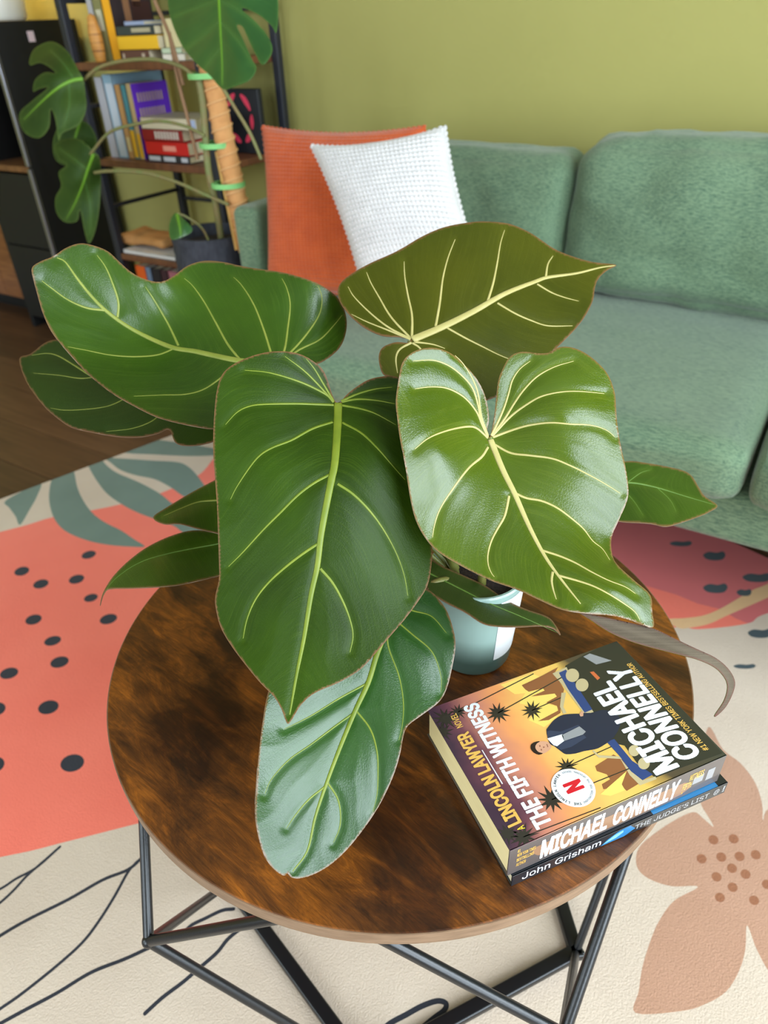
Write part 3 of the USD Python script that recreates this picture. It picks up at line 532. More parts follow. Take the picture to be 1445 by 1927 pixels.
# leaf hanging forward
leaves['hang'] = Leaf(
    [(805, 1110), (825, 1127), (842, 1152), (854, 1189), (857, 1219), (850, 1260), (840, 1297), (825, 1322), (792, 1347), (767, 1366), (759, 1385), (753, 1418), (742, 1455), (726, 1492), (705, 1530), (676, 1571), (647, 1605), (618, 1630), (589, 1646), (564, 1653), (549, 1651), (541, 1643), (534, 1648), (514, 1634), (497, 1609), (485, 1567), (480, 1530), (483, 1480), (487, 1422), (495, 1356), (504, 1306), (525, 1240), (560, 1170), (620, 1110), (690, 1078), (730, 1090), (745, 1118), (765, 1100)],
    [(745, 1128, .622), (549, 1645, .512), (857, 1219, .610), (485, 1567, .508), (500, 1306, .552), (620, 1110, .605), (760, 1385, .572), (660, 1350, .574), (590, 1540, .534), (690, 1560, .543), (850, 1270, .606)],
    z6([(690, 225), (650, 330), (600, 460), (560, 590), (500, 720), (430, 890), (370, 1050), (320, 1200), (285, 1350), (218, 1445)]),
    [z6([(655, 330), (650, 420), (700, 560), (720, 680), (715, 780), (700, 850)]), z6([(665, 290), (760, 370), (850, 450), (890, 560), (890, 640)]), z6([(505, 715), (570, 800), (600, 900), (605, 1000), (600, 1100), (580, 1180)]), z6([(378, 1045), (420, 1110), (435, 1180), (430, 1250), (400, 1320)]), z6([(685, 240), (770, 265), (850, 290), (920, 370)]),
     z6([(505, 720), (420, 780), (300, 870), (200, 940), (120, 1030), (90, 1100)]), z6([(365, 1060), (290, 1120), (230, 1190), (190, 1250)]), z6([(560, 590), (430, 660), (300, 740), (180, 800)])], quilt=0.0024)
leaves['hang'].build(PHILO, GREEN_E, VEIN_G, rib=0.0028, vein=0.0010, label='fresh green leaf hanging lowest over the tabletop, notched at its tip')
# small leaf before the pot
leaves['pot'] = Leaf(
    [(800, 1050), (834, 1066), (875, 1084), (913, 1102), (950, 1127), (983, 1144), (1029, 1160), (1045, 1176), (1055, 1195), (1041, 1183), (1016, 1178), (979, 1180), (937, 1179), (908, 1173), (875, 1152), (834, 1131), (803, 1106)],
    [(800, 1070, .66), (1055, 1195, .655), (875, 1152, .628), (913, 1102, .670), (979, 1180, .636)],
    [(800, 1075), (860, 1105), (920, 1135), (980, 1160), (1052, 1192)], [], quilt=0.0, step=3.0)
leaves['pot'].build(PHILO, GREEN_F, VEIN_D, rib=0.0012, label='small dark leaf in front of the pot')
# far right leaf
leaves['far'] = Leaf(
    [(1140, 880), (1179, 868), (1221, 872), (1277, 883), (1300, 894), (1315, 917), (1326, 934), (1350, 951), (1337, 962), (1315, 972), (1277, 985), (1251, 991), (1221, 985), (1164, 981), (1135, 965), (1125, 920)],
    [(1130, 915, .73), (1350, 951, .735), (1277, 883, .765), (1251, 991, .700), (1179, 868, .755), (1164, 981, .70)],
    [(1130, 915), (1180, 908), (1230, 916), (1290, 934), (1348, 951)], [[(1180, 908), (1205, 890), (1225, 884)], [(1235, 917), (1260, 940), (1272, 962)], [(1160, 911), (1190, 940), (1210, 970)]], quilt=0.0015)
leaves['far'].build(PHILO, GREEN_D, VEIN_D, rib=0.0014, vein=0.0007, label='small leaf at the far right in front of the sofa')
# two small leaves at the left
leaves['small'] = Leaf(
    [(430, 1003), (411, 1001), (363, 998), (320, 1009), (276, 1030), (241, 1056), (215, 1082), (201, 1102), (192, 1120), (188, 1140), (196, 1115), (209, 1108), (247, 1107), (291, 1105), (334, 1101), (378, 1091), (420, 1079), (440, 1045)],
    [(440, 1020, .69), (188, 1138, .665), (276, 1030, .705), (291, 1105, .645), (400, 1085, .66), (400, 1001, .715)],
    [(438, 1018), (407, 1024), (320, 1041), (262, 1059), (215, 1091), (192, 1125)], [], quilt=0.0, step=3.0)
leaves['small'].build(PHILO, GREEN_D, VEIN_D, rib=0.0010, label='small bright leaf at the left with a long thin tip')
leaves['small2'] = Leaf(
    [(430, 890), (407, 902), (363, 925), (320, 951), (288, 973), (308, 986), (337, 986), (372, 995), (407, 1003), (435, 1005), (450, 950)],
    [(440, 940, .715), (288, 973, .72), (363, 925, .745), (400, 1003, .69), (320, 985, .70)],
    [(440, 940), (400, 942), (372, 945), (340, 957), (305, 972)], [], quilt=0.0, step=3.0)
leaves['small2'].build(PHILO, GREEN_D, VEIN_P, rib=0.0014, label='small leaf at the left above the bright thin-tipped one')

# petioles, pot and soil
PETIOLE = mat('petiole_green', (104, 128, 46), 0.45, var=(126, 110, 62), scale=30)
stem = POT_C + [0, 0.0, 0.105]
for key, px, d, r in [('front', (636, 760), .588, .0034), ('right', (921, 822), .588, .0034), ('back', (772, 640), .664, .0036), ('left', (523, 692), .668, .0034), ('low', (405, 787), .705, .003), ('hang', (745, 1124), .624, .003), ('pot', (800, 1075), .662, .0016), ('far', (1130, 915), .732, .0024), ('small', (438, 1020), .692, .0018), ('small2', (440, 940), .717, .002)]:
    e = at(np.array(px, float), d); b = stem + 0.016 * np.array([e[0] - stem[0], e[1] - stem[1], 0]) / np.linalg.norm((e - stem)[:2])
    h = np.linalg.norm(e - b); c1 = b + [0, 0, 0.45 * h] + 0.15 * (e - b); c2 = e - 0.30 * h * np.array([0, 0, 0.75]) - 0.18 * (e - b) * [1, 1, 0]
    t = np.linspace(0, 1, 18)[:, None]; P = (1 - t) ** 3 * (b - [0, 0, .03]) + 3 * (1 - t) ** 2 * t * c1 + 3 * (1 - t) * t ** 2 * c2 + t ** 3 * e
    part(PHILO, 'petiole', tube(P, np.linspace(r * 1.25, r * 0.85, 18), 10), PETIOLE, smooth=True)
PH, R0, R1 = 0.112, 0.0385, 0.0475
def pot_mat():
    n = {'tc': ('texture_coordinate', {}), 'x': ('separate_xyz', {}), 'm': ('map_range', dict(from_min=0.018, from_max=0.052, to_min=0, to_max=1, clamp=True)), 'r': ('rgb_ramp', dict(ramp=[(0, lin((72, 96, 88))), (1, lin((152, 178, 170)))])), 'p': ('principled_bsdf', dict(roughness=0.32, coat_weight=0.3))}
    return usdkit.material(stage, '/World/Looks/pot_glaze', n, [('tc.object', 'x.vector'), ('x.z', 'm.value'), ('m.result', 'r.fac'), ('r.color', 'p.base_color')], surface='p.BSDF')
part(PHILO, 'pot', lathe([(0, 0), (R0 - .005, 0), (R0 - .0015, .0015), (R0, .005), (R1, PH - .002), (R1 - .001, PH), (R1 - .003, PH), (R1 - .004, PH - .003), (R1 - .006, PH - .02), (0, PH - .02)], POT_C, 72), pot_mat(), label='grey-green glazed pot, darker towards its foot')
part(PHILO, 'soil', lathe([(0, PH - .0195), (R1 - .0065, PH - .0195), (R1 - .0068, PH - .012), (.02, PH - .008), (0, PH - .008)], POT_C, 40), mat('soil', (52, 38, 34), 0.95, var=(30, 22, 20), scale=160, bump=0.8, bump_scale=300))
th = np.linspace(math.radians(-68), math.radians(-8), 24); hh = np.linspace(0.022, PH - .008, 6)
rr = (R0 + (R1 - R0) * (hh - .005) / (PH - .007))[None, :] + 0.0004
lab = np.stack([POT_C[0] + rr * np.cos(th)[:, None], POT_C[1] + rr * np.sin(th)[:, None], POT_C[2] + 0 * th[:, None] + hh[None]], -1)
part(PHILO, 'paper_label', grid_mesh(lab), mat('paper_white', (226, 228, 230), 0.5), smooth=True, label='blank white label on the pot')
def sunset_mat():
    # printed sky of the cover: purple at the head, orange and yellow lower down (flat print)
    d = -axa[0]
    n = {'g': ('geometry', {}), 'sub': ('vector_math', dict(math_type='subtract', vector2=tuple(oa + axa[0] * L1))), 'dot': ('vector_math', dict(math_type='dot_product', vector2=tuple(d))),
         'tc': ('texture_coordinate', {}), 'nz': ('noise_texture', dict(scale=22.0, detail=3.0)), 'j': ('math', dict(math_type='multiply_add', value2=.05)), 'm': ('map_range', dict(from_min=.025, from_max=L1 + .025, clamp=True)),
         'r': ('rgb_ramp', dict(ramp=[(0.0, lin((60, 62, 54))), (.30, lin((84, 70, 52))), (.40, lin((236, 190, 96))), (.55, lin((246, 196, 104))), (.68, lin((240, 158, 96))), (.80, lin((204, 132, 108))), (.90, lin((112, 66, 76))), (1.0, lin((66, 46, 60)))])),
         'p': ('principled_bsdf', dict(roughness=0.3, coat_weight=0.35))}
    l = [('g.position', 'sub.vector1'), ('sub.vector', 'dot.vector1'), ('tc.object', 'nz.vector'), ('nz.fac', 'j.value1'), ('dot.value', 'j.value3'), ('j.value', 'm.value'), ('m.result', 'r.fac'), ('r.color', 'p.base_color')]
    return usdkit.material(stage, '/World/Looks/cover_sunset', n, l, surface='p.BSDF')
SUN = sunset_mat()
UsdShade.MaterialBindingAPI.Apply(stage.GetPrimAtPath(ta + '/cover')).Bind(SUN)
FC = Face(oa + [0, 0, B1T], axa[0], axa[1])
zA = lambda q: Z(800, 1200, .22145, q); zB = lambda q: Z(1020, 1190, .2422, q); zC = lambda q: Z(930, 1420, .3114, q); zD = lambda q: Z(780, 1180, .4291, q)
C_WHITE, C_GOLD, C_YEL, C_NAVY, C_CAR, C_SKIN, C_HAIR = flat_mat('print_white', (234, 236, 240)), flat_mat('print_gold', (226, 178, 88)), flat_mat('print_yellow', (232, 206, 60)), flat_mat('print_navy', (34, 40, 62)), flat_mat('print_car_blue', (44, 66, 120)), flat_mat('print_skin', (214, 160, 128)), flat_mat('print_hair', (44, 32, 30))
C_FEAT = flat_mat('print_feature', (150, 92, 72)); C_LAPEL = flat_mat('print_lapel', (52, 60, 84)); C_DARK, C_PALM, C_RUST, C_LIGHT, C_RED, C_GREY, C_CREAM = flat_mat('print_charcoal', (46, 46, 40)), flat_mat('print_palm', (52, 48, 40)), flat_mat('print_rust', (146, 92, 56)), flat_mat('print_sunlit', (250, 214, 110)), flat_mat('print_red', (208, 32, 44)), flat_mat('print_grey', (150, 150, 152)), flat_mat('print_beige', (196, 178, 136))
COVER = Polygon([(0.0004, .0004), (L1 - .0004, .0004), (L1 - .0004, W1 - .0004), (.0004, W1 - .0004)])
def pr(px, m, level, name, n=None, label=None):
    q = FC.poly(px, n).intersection(COVER)
    if q.area > 1e-8: printed(ta, FC, q, m, level, name, label)
# sunlit towers and rusty blocks
pr(zA([(640, 400), (910, 305), (970, 330), (870, 390), (1010, 430), (1020, 465), (900, 510), (1100, 470), (1120, 510), (1020, 555), (1130, 590), (1140, 620), (1050, 670), (1130, 670), (1010, 760), (880, 700), (960, 590), (800, 560), (850, 470), (760, 480)]), C_LIGHT, 0, 'printed_towers')
pr(zA([(820, 405), (970, 335), (1130, 250), (1100, 300), (1180, 440), (1150, 560), (1150, 640), (1050, 700), (960, 710), (1130, 620), (1120, 580), (1030, 550), (1120, 500), (1100, 475), (900, 500), (1015, 450), (1000, 430), (880, 460), (850, 440)]), C_RUST, 1, 'printed_blocks')
pr(zC([(610, 70), (720, 0), (830, 60), (900, 160), (800, 220), (770, 190), (720, 200), (660, 210), (650, 180), (700, 150), (680, 120), (620, 100)]), C_RUST, 1, 'printed_blocks')
pr(zC([(720, 170), (800, 100), (770, 180), (790, 215), (700, 250), (640, 240)]), C_LIGHT, 2, 'printed_towers')
# the car at the foot of the cover
pr(zB([(310, 185), (600, 40), (1400, 940), (1100, 1045), (880, 1130), (740, 1020), (640, 880), (500, 850), (420, 690), (300, 560), (180, 300), (180, 260)]), C_DARK, 1, 'printed_car')
pr(zB([(80, 320), (190, 270), (240, 390), (330, 520), (400, 620), (330, 640), (240, 520), (150, 400)]), C_CREAM, 2, 'printed_car_trim')
pr(zB([(130, 315), (185, 290), (390, 600), (330, 625), (200, 440)]), C_CAR, 3, 'printed_bonnet')
pr(zB([(500, 850), (560, 830), (700, 1000), (860, 1105), (780, 1150), (690, 1080), (600, 960)]), C_CAR, 3, 'printed_bonnet')
pr(zB([(600, 970), (690, 1080), (780, 1150), (880, 1120), (890, 1140), (760, 1190), (680, 1110)]), C_CREAM, 2, 'printed_car_trim')
for c in [(235, 335, 52), (310, 410, 50), (715, 920, 44), (790, 1020, 46)]:
    t_ = np.linspace(0, 2 * np.pi, 20, endpoint=False); pr(zB(np.stack([c[0] + c[2] * np.cos(t_), c[1] + c[2] * np.sin(t_)], 1).tolist()), C_CREAM, 4, 'printed_headlamp')
pr(zB([(370, 310), (400, 305), (450, 355), (430, 372)]), flat_mat('print_orange', (206, 106, 62)), 4, 'printed_indicator')
pr(zB([(320, 190), (370, 165), (540, 220), (420, 250)]), C_GREY, 2, 'printed_glint')
# windscreen frame behind the man
for q in ([(150, 470), (185, 470), (165, 580), (190, 625), (165, 635), (138, 580)], [(400, 915), (440, 955), (600, 965), (620, 985), (440, 975), (390, 925)]): pr(zB(q), C_CREAM, 3, 'printed_mirror')
# the man
pr(zA([(1030, 790), (1038, 770), (1090, 705), (1150, 665), (1200, 652), (1290, 648), (1330, 650), (1350, 640), (1420, 640), (1500, 615), (1620, 640), (1660, 730), (1600, 850), (1500, 925), (1440, 950), (1350, 965), (1280, 985), (1200, 992), (1165, 975), (1100, 925), (1062, 905), (1040, 850)]), C_NAVY, 4, 'printed_suit', n=2, label='printed figure in a navy suit')
pr(zA([(1036, 858), (1095, 842), (1165, 822), (1172, 840), (1180, 880), (1120, 925), (1090, 915), (1065, 890)]), C_WHITE, 5, 'printed_shirt')
pr(zA([(1036, 800), (1060, 790), (1150, 800), (1300, 742), (1310, 752), (1160, 822), (1095, 842), (1040, 850)]), C_LAPEL, 5, 'printed_lapel')
pr(zA([(1120, 925), (1180, 884), (1345, 828), (1370, 850), (1240, 930), (1150, 955)]), C_LAPEL, 5, 'printed_lapel')
pr(zA([(1310, 655), (1322, 628), (1345, 632), (1342, 668), (1320, 672)]), C_SKIN, 5, 'printed_hand')
pr(zA([(1160, 830), (1310, 755), (1365, 800), (1340, 825), (1180, 880)]), C_GREY, 5, 'printed_tie')
pr(zA([(925, 900), (960, 885), (1030, 885), (1070, 915), (1060, 950), (1010, 985), (960, 990), (925, 960)]), C_SKIN, 5, 'printed_face', n=4)
pr(zA([(903, 905), (945, 885), (975, 884), (950, 900), (935, 925), (940, 950), (965, 975), (1000, 985), (965, 997), (922, 978), (896, 942)]), C_HAIR, 6, 'printed_hair', n=2)
for q in ([(968, 918), (976, 914), (980, 928), (972, 932)], [(980, 950), (988, 946), (994, 958), (985, 963)], [(1030, 908), (1036, 905), (1046, 930), (1040, 934)], [(1000, 930), (1012, 926), (1014, 936), (1004, 940)]): pr(zA(q), C_FEAT, 6, 'printed_feature')
# palms
def palm(face, c, r, seed, trunk=None):
    rg = random.Random(seed); q = []
    for k in range(22):
        a = k / 22 * 2 * math.pi; rr2 = r * (1.0 if k % 2 else .42) * rg.uniform(.8, 1.1); q.append((c[0] + rr2 * math.cos(a), c[1] + .85 * rr2 * math.sin(a)))
    pr(q, C_PALM, 2, 'printed_palm')
    if trunk: d_ = np.array(trunk) - c; nn = np.array([-d_[1], d_[0]]) / np.hypot(*d_) * .9; pr([tuple(np.array(c) + nn), tuple(np.array(trunk) + nn), tuple(np.array(trunk) - nn), tuple(np.array(c) - nn)], C_PALM, 2, 'printed_trunk')
for c, r, tr in [((937, 1342), 25, (1080, 1262)), ((1001, 1337), 22, (1058, 1312)), ((838, 1352), 26, None), ((862, 1340), 18, (1004, 1268)), ((1066, 1443), 22, (1180, 1392)), ((1038, 1505), 32, (1200, 1440)), ((985, 1575), 30, (1130, 1520)), ((955, 1570), 24, None), ((832, 1378), 22, None)]:
    palm(FC, c, r, int(c[0]), tr)
# words on the cover
lettering(ta, FC, 'MICHAEL', zB([(1062, 1048)])[0], zB([(520, 375)])[0], zB([(885, 1118)])[0], C_WHITE, 6, heavy=0.034)
lettering(ta, FC, 'CONNELLY', zB([(1238, 958)])[0], zB([(655, 262)])[0], zB([(1062, 1010)])[0], C_WHITE, 6, heavy=0.034)
lettering(ta, FC, '#1 NEW YORK TIMES BESTSELLING AUTHOR', zB([(1298, 912)])[0], zB([(690, 238)])[0], zB([(1258, 925)])[0], C_GOLD, 6)
lettering(ta, FC, 'THE FIFTH WITNESS', zD([(605, 865)])[0], zD([(270, 330)])[0], zD([(535, 893)])[0], C_WHITE, 6, heavy=0.034)
lettering(ta, FC, 'LINCOLN LAWYER', zD([(468, 858)])[0], zD([(232, 458)])[0], zD([(412, 884)])[0], C_GOLD, 6, heavy=0.034)
lettering(ta, FC, 'A', zD([(484, 884)])[0], zD([(476, 868)])[0], zD([(455, 897)])[0], C_YEL, 6)
lettering(ta, FC, 'NOVEL', zD([(213, 437)])[0], zD([(181, 378)])[0], zD([(187, 446)])[0], C_GOLD, 6)
pr(zD([(294, 541), (298, 540), (388, 688), (383, 690)]), C_WHITE, 5, 'printed_rule')
# round sticker with the red letter
cxy = FC.uv([(1078.5, 1482.5)])[0]; sr = float(np.linalg.norm(FC.uv([(1114, 1507)])[0] - FC.uv([(1043, 1458)])[0])) / 2
t_ = np.linspace(0, 2 * np.pi, 72, endpoint=False)
def ring(r0, r1=None):
    p_ = Polygon(np.stack([cxy[0] + r0 * np.cos(t_), cxy[1] + r0 * np.sin(t_)], 1)); return p_ if r1 is None else p_.difference(Polygon(np.stack([cxy[0] + r1 * np.cos(t_), cxy[1] + r1 * np.sin(t_)], 1)))
printed(ta, FC, ring(sr), C_WHITE, 7, 'sticker', 'round white sticker with a red letter')
lettering(ta, FC, 'N', zD([(742, 708)])[0], zD([(716, 667)])[0], zD([(671, 736)])[0], C_RED, 9, heavy=0.05)
def arc_text(text, r, a0, a1, hgt, m):   # letters round the sticker; angles from the reading direction, clockwise
    ch = list(text); ex, ey = np.array([0, 1.0]), np.array([-1.0, 0])    # reading direction is across the cover, the head of the cover is up
    ms = []
    for k, c in enumerate(ch):
        if c == ' ': continue
        a = math.radians(a0 + (a1 - a0) * k / (len(ch) - 1)); up = math.cos(a) * ey + math.sin(a) * ex; rt = math.cos(a) * ex - math.sin(a) * ey
        if abs((a1 + a0) / 2) > 90: up, rt = -up, -rt
        g = meshkit.text_mesh(c, hgt, .00004, bold=True); v = g.vertices; v = v - [(g.bounds[0][0] + g.bounds[1][0]) / 2, hgt / 2, 0]
        L2 = cxy + r * (math.cos(a) * ey + math.sin(a) * ex) + v[:, :1] * rt + v[:, 1:2] * up
        g.vertices = FC.world(.00003 + .00005 * 9)(np.concatenate([L2, v[:, 2:3]], 1)); ms.append(g)
    part(ta, 'lettering', cat(*ms), m, smooth=False)
arc_text('INSPIRATION FOR THE ORIGINAL SERIES', sr * .84, 178 + 92, 178 - 92 + 4, sr * .085, C_GREY)
arc_text('THE LINCOLN LAWYER', sr * .84, -78, 74, sr * .115, C_DARK)
# words on the two spines
FS = Face(oa, axa[0], ZV)
FS.n = -axa[1]
C_SP = flat_mat('painted_tan_sheen', (150, 112, 84))
SPB = Polygon([(.0004, .0004), (L1 - .0004, .0004), (L1 - .0004, B1T - .0004), (.0004, B1T - .0004)])
def sp(px, m, level, name, n=None): printed(ta, FS, FS.poly(px, n).intersection(SPB), m, level, name)
sp(zC([(250, 560), (700, 370), (1150, 170), (1130, 240), (700, 440), (330, 600)]), C_SP, 0, 'painted_sheen', 3)  # tan reflection along the spine, painted on as a flat colour
spine_text(ta, FS, 'MICHAEL', zC([(268, 655)])[0], zC([(672, 462)])[0], 0.0052, 0.024, C_WHITE, heavy=.034)
spine_text(ta, FS, 'CONNELLY', zC([(704, 440)])[0], zC([(1092, 262)])[0], 0.0052, 0.024, C_WHITE, heavy=.034)
spine_text(ta, FS, 'THE', zC([(1124, 240)])[0], zC([(1136, 232)])[0], 0.005, 0.003, C_GOLD)
spine_text(ta, FS, 'FIFTH', zC([(1124, 240)])[0], zC([(1180, 212)])[0], 0.01, 0.008, C_GOLD)
spine_text(ta, FS, 'WITNESS', zC([(1150, 232)])[0], zC([(1240, 180)])[0], 0.02, 0.008, C_GOLD)
spine_text(ta, FS, '#1', zC([(128, 690)])[0], zC([(150, 640)])[0], 0.027, .0040, C_GOLD)
spine_text(ta, FS, 'NEW YORK TIMES', zC([(128, 690)])[0], zC([(238, 640)])[0], 0.0215, .0040, C_GOLD)
spine_text(ta, FS, 'BESTSELLING', zC([(128, 690)])[0], zC([(232, 640)])[0], 0.015, .0040, C_GOLD)
spine_text(ta, FS, 'AUTHOR', zC([(128, 690)])[0], zC([(190, 640)])[0], 0.0085, .0040, C_GOLD)
printed(ta, FS, affinity.translate(shapely.box(0, 0, .0105, .010), L1 - .030, .012), C_GREY, 1, 'printed_badge')
printed(ta, FS, affinity.translate(shapely.box(0, 0, .0075, .014), L1 - .016, .010), C_GREY, 1, 'printed_badge')
FT = Face(ob, axb[0], ZV); FT.n = -axb[1]
STB = Polygon([(.0002, .0002), (.2058, .0002), (.2058, B2T - .0002), (.0002, B2T - .0002)])
C_BLUE, C_CYAN = flat_mat('print_blue', (40, 118, 170)), flat_mat('print_pale_blue', (132, 196, 226))
def sq(px, m, level, name, n=None): printed(tb, FT, FT.poly(px, n).intersection(STB), m, level, name)
u0_, u1_ = FT.uv(zC([(640, 560), (850, 450)]))[:, 0]
printed(tb, FT, Polygon([(u0_, .001), (u0_ + .006, .007), (u0_ + .016, .0125), (u1_ - .006, .0133), (u1_, .0060), (u1_ - .010, .0008)]), C_BLUE, 0, 'printed_scene')
printed(tb, FT, Polygon([(u0_ + .002, .0025), (u0_ + .012, .0090), (u0_ + .020, .0110), (u1_ - .012, .0080), (u0_ + .014, .0040)]), C_CYAN, 1, 'printed_scene')
spine_text(tb, FT, 'John Grisham', zC([(166, 752)])[0], zC([(636, 566)])[0], 0.0036, 0.0082, C_WHITE, bold=False, heavy=.012)
spine_text(tb, FT, "THE JUDGE'S LIST", zC([(842, 466)])[0], zC([(1282, 282)])[0], 0.004, 0.0062, C_GREY)
spine_text(tb, FT, '@', zC([(1310, 272)])[0], zC([(1344, 256)])[0], 0.0044, 0.006, C_GREY)
spine_text(tb, FT, '!', zC([(1362, 250)])[0], zC([(1376, 244)])[0], 0.003, 0.008, C_GREY)
FU = Face(ob + [0, 0, B2T], axb[0], axb[1])
printed(tb, FU, Polygon([(.13, .0005), (.196, .0005), (.196, .05), (.13, .05)]), C_BLUE, 0, 'printed_scene')
# ------------------------------------------------------------------ sofa
def fabric(name, a, b, bump=0.35, scale=520.0):
    n = {'tc': ('texture_coordinate', {}), 'n': ('noise_texture', dict(scale=scale, detail=2.0)), 'n2': ('noise_texture', dict(scale=9.0, detail=3.0)), 'vr': ('vector_rotate', dict(rotate_type='z_axis', angle=_a)), 'mp2': ('mapping', dict(scale=(90, 500, 420))), 'n3': ('noise_texture', dict(scale=1.0, detail=1.0)),
         'ad': ('math', dict(math_type='multiply_add', value2=0.55)), 'ad2': ('math', dict(math_type='multiply_add', value2=0.2)), 'r': ('rgb_ramp', dict(ramp=[(0.62, lin(a)), (1.0, lin(b))])), 'b': ('bump', dict(strength=bump, distance=0.002)), 'p': ('principled_bsdf', dict(roughness=0.9, sheen_weight=0.25, sheen_roughness=0.5))}
    l = [('tc.object', 'vr.vector'), ('vr.vector', 'mp2.vector'), ('mp2.vector', 'n3.vector'), ('tc.object', 'n.vector'), ('tc.object', 'n2.vector'), ('n.fac', 'ad.value1'), ('n3.fac', 'ad.value3'), ('n2.fac', 'ad2.value1'), ('ad.value', 'ad2.value3'), ('ad2.value', 'r.fac'), ('r.color', 'p.base_color'), ('ad.value', 'b.height'), ('b.normal', 'p.normal')]
    return usdkit.material(stage, '/World/Looks/' + name, n, l, surface='p.BSDF')
SOFA_F = fabric('sofa_fabric', (70, 97, 76), (112, 135, 104))
def cushion(a, b, r=.04, bulge=(.0, .02, .02), seed=1, wrinkle=.004, lean=0.0, n=44, pinch=0.0):
    """soft box in room axes between corners a and b"""
    a, b = np.asarray(a, float), np.asarray(b, float); h = (b - a) / 2; c = (a + b) / 2
    m = trimesh.creation.box((2, 2, 2)); 
    for _ in range(5): m = m.subdivide()
    u = m.vertices.copy(); q = u * h; inner = np.clip(q, -(h - r), h - r); d = q - inner; dl = np.linalg.norm(d, axis=1, keepdims=True)
    # even out the corner sampling, then round it
    q = inner + np.where(dl > 1e-9, d / np.maximum(dl, 1e-9) * np.minimum(r, np.abs(d).max(1, keepdims=True)), 0)
    for k in range(3):
        o = [i for i in range(3) if i != k]; f = (1 - np.abs(u[:, o[0]]) ** 2.2) * (1 - np.abs(u[:, o[1]]) ** 2.2)
        q[:, k] += u[:, k] * bulge[k] * f
    nz = meshkit.fbm((q + 3) * 9, 3, seed) - .5; nn = q / h; q += nn * (nz * wrinkle * 2)[:, None]
    q = q + c; q[:, 1] += (q[:, 2] - a[2]) * lean
    m = trimesh.Trimesh(q @ ROOM, m.faces, process=False); return m
SB = room(-.3, 1.5)
SOFA = thing('sofa', 'long sage-green fabric sofa against the green wall', 'sofa', SB)
sl, sr = -1.24, 1.35
part(SOFA, 'base', rbox((sl, 1.145, .225), (sr, 1.94, .33), .02, ROOM, 2), SOFA_F, label='lower upholstered frame')
part(SOFA, 'seat_cushion', cushion((sl + .01, 1.085, .332), (-.035, 1.80, .438), .035, (.002, .006, .008), 3, .003), SOFA_F, smooth=True)
part(SOFA, 'seat_cushion', cushion((-.025, 1.085, .332), (sr - .01, 1.80, .438), .035, (.002, .006, .008), 4, .003), SOFA_F, smooth=True)
part(SOFA, 'backrest', rbox((sl - .1, 1.86, .225), (sr + .1, 1.985, .70), .03, ROOM, 2), SOFA_F)
part(SOFA, 'back_cushion', cushion((sl + .02, 1.675, .445), (-.578, 1.835, .735), .05, (.006, .03, .012), 5, .012, .12), SOFA_F, smooth=True)
part(SOFA, 'back_cushion', cushion((-.568, 1.665, .445), (.40, 1.835, .775), .055, (.008, .035, .012), 8, .014, .12), SOFA_F, smooth=True)
part(SOFA, 'back_cushion', cushion((.41, 1.665, .445), (sr - .02, 1.835, .775), .055, (.008, .035, .012), 9, .014, .12), SOFA_F, smooth=True)
part(SOFA, 'arm', rbox((sl - .085, 1.385, .225), (sl - .005, 1.95, .638), .022, ROOM, 2), SOFA_F)
part(SOFA, 'arm', rbox((sr + .005, 1.145, .225), (sr + .085, 1.95, .638), .022, ROOM, 2), SOFA_F)
LEGW = mat('sofa_leg_wood', (66, 44, 30), 0.5)
for s in (sl + .06, sr - .06):
    for w in (1.20, 1.90):
        p0 = room(s, w, .0085); part(SOFA, 'leg', tube(np.stack([p0, p0 + ZV * .2225]), np.array([.014, .02]), 14), LEGW, smooth=40)

# ------------------------------------------------------------------ pillows
def pillow(name, label, corners, thick, material, ribs, amp, cross=0.0, n=150, pinch=.10, group=None, noise_amp=.0):
    """corners: four points (top left, top right, bottom right, bottom left); ribs: number of ridges up the face"""
    tl, tr, br, bl = [np.asarray(c, float) for c in corners]
    v, u = np.meshgrid(np.linspace(-1, 1, n), np.linspace(-1, 1, n), indexing='ij')
    pu, pv = u * (1 - pinch * (1 - v ** 2) * .5 - 0 * u), v * (1 - pinch * (1 - u ** 2) * .62)
    a, b = (pu + 1) / 2, (pv + 1) / 2
    P = (tl * ((1 - a) * (1 - b))[..., None] + tr * (a * (1 - b))[..., None] + br * (a * b)[..., None] + bl * ((1 - a) * b)[..., None])
    nrm = np.cross(tr - tl, bl - tl); nrm /= np.linalg.norm(nrm)
    if nrm @ (CAM - P[n // 2, n // 2]) < 0: nrm = -nrm
    prof = thick / 2 * ((1 - u ** 2) * (1 - v ** 2)) ** .42
    rib = amp * (np.sin(v * math.pi * ribs) ** 2) * (1 - cross + cross * np.sin(u * math.pi * ribs) ** 2) * np.minimum(1, 6 * (1 - np.maximum(abs(u), abs(v))))
    nz = (meshkit.fbm(np.stack([u * 3 + 5, v * 3, 0 * u], -1), 3, int(ribs)) - .5) * noise_amp
    F = P + (prof + rib + nz * (1 - u ** 2) * (1 - v ** 2))[..., None] * nrm; B = P - prof[..., None] * nrm
    m1, m2 = grid_mesh(F), grid_mesh(B); m2.faces = m2.faces[:, ::-1]
    if (m1.face_normals.mean(0) @ nrm) < 0: m1.invert(); m2.invert()
    m = cat(m1, m2); m.merge_vertices(digits_vertex=6)
    bump_ = None
    t = thing(name, label, 'pillow', P.mean((0, 1)) - [0, 0, .18])
    part(t, 'cover', m, material, smooth=True)
    # piped edge with small bobbles
    E_ = np.concatenate([P[0], P[1:, -1], P[-1, ::-1][1:], P[::-1, 0][1:]])
    q = resample(E_, .004); r = .0035 + .0018 * np.sin(np.arange(len(q)) * 2.1)
    part(t, 'seam', tube(q, r, 6), material, smooth=True)
    return t
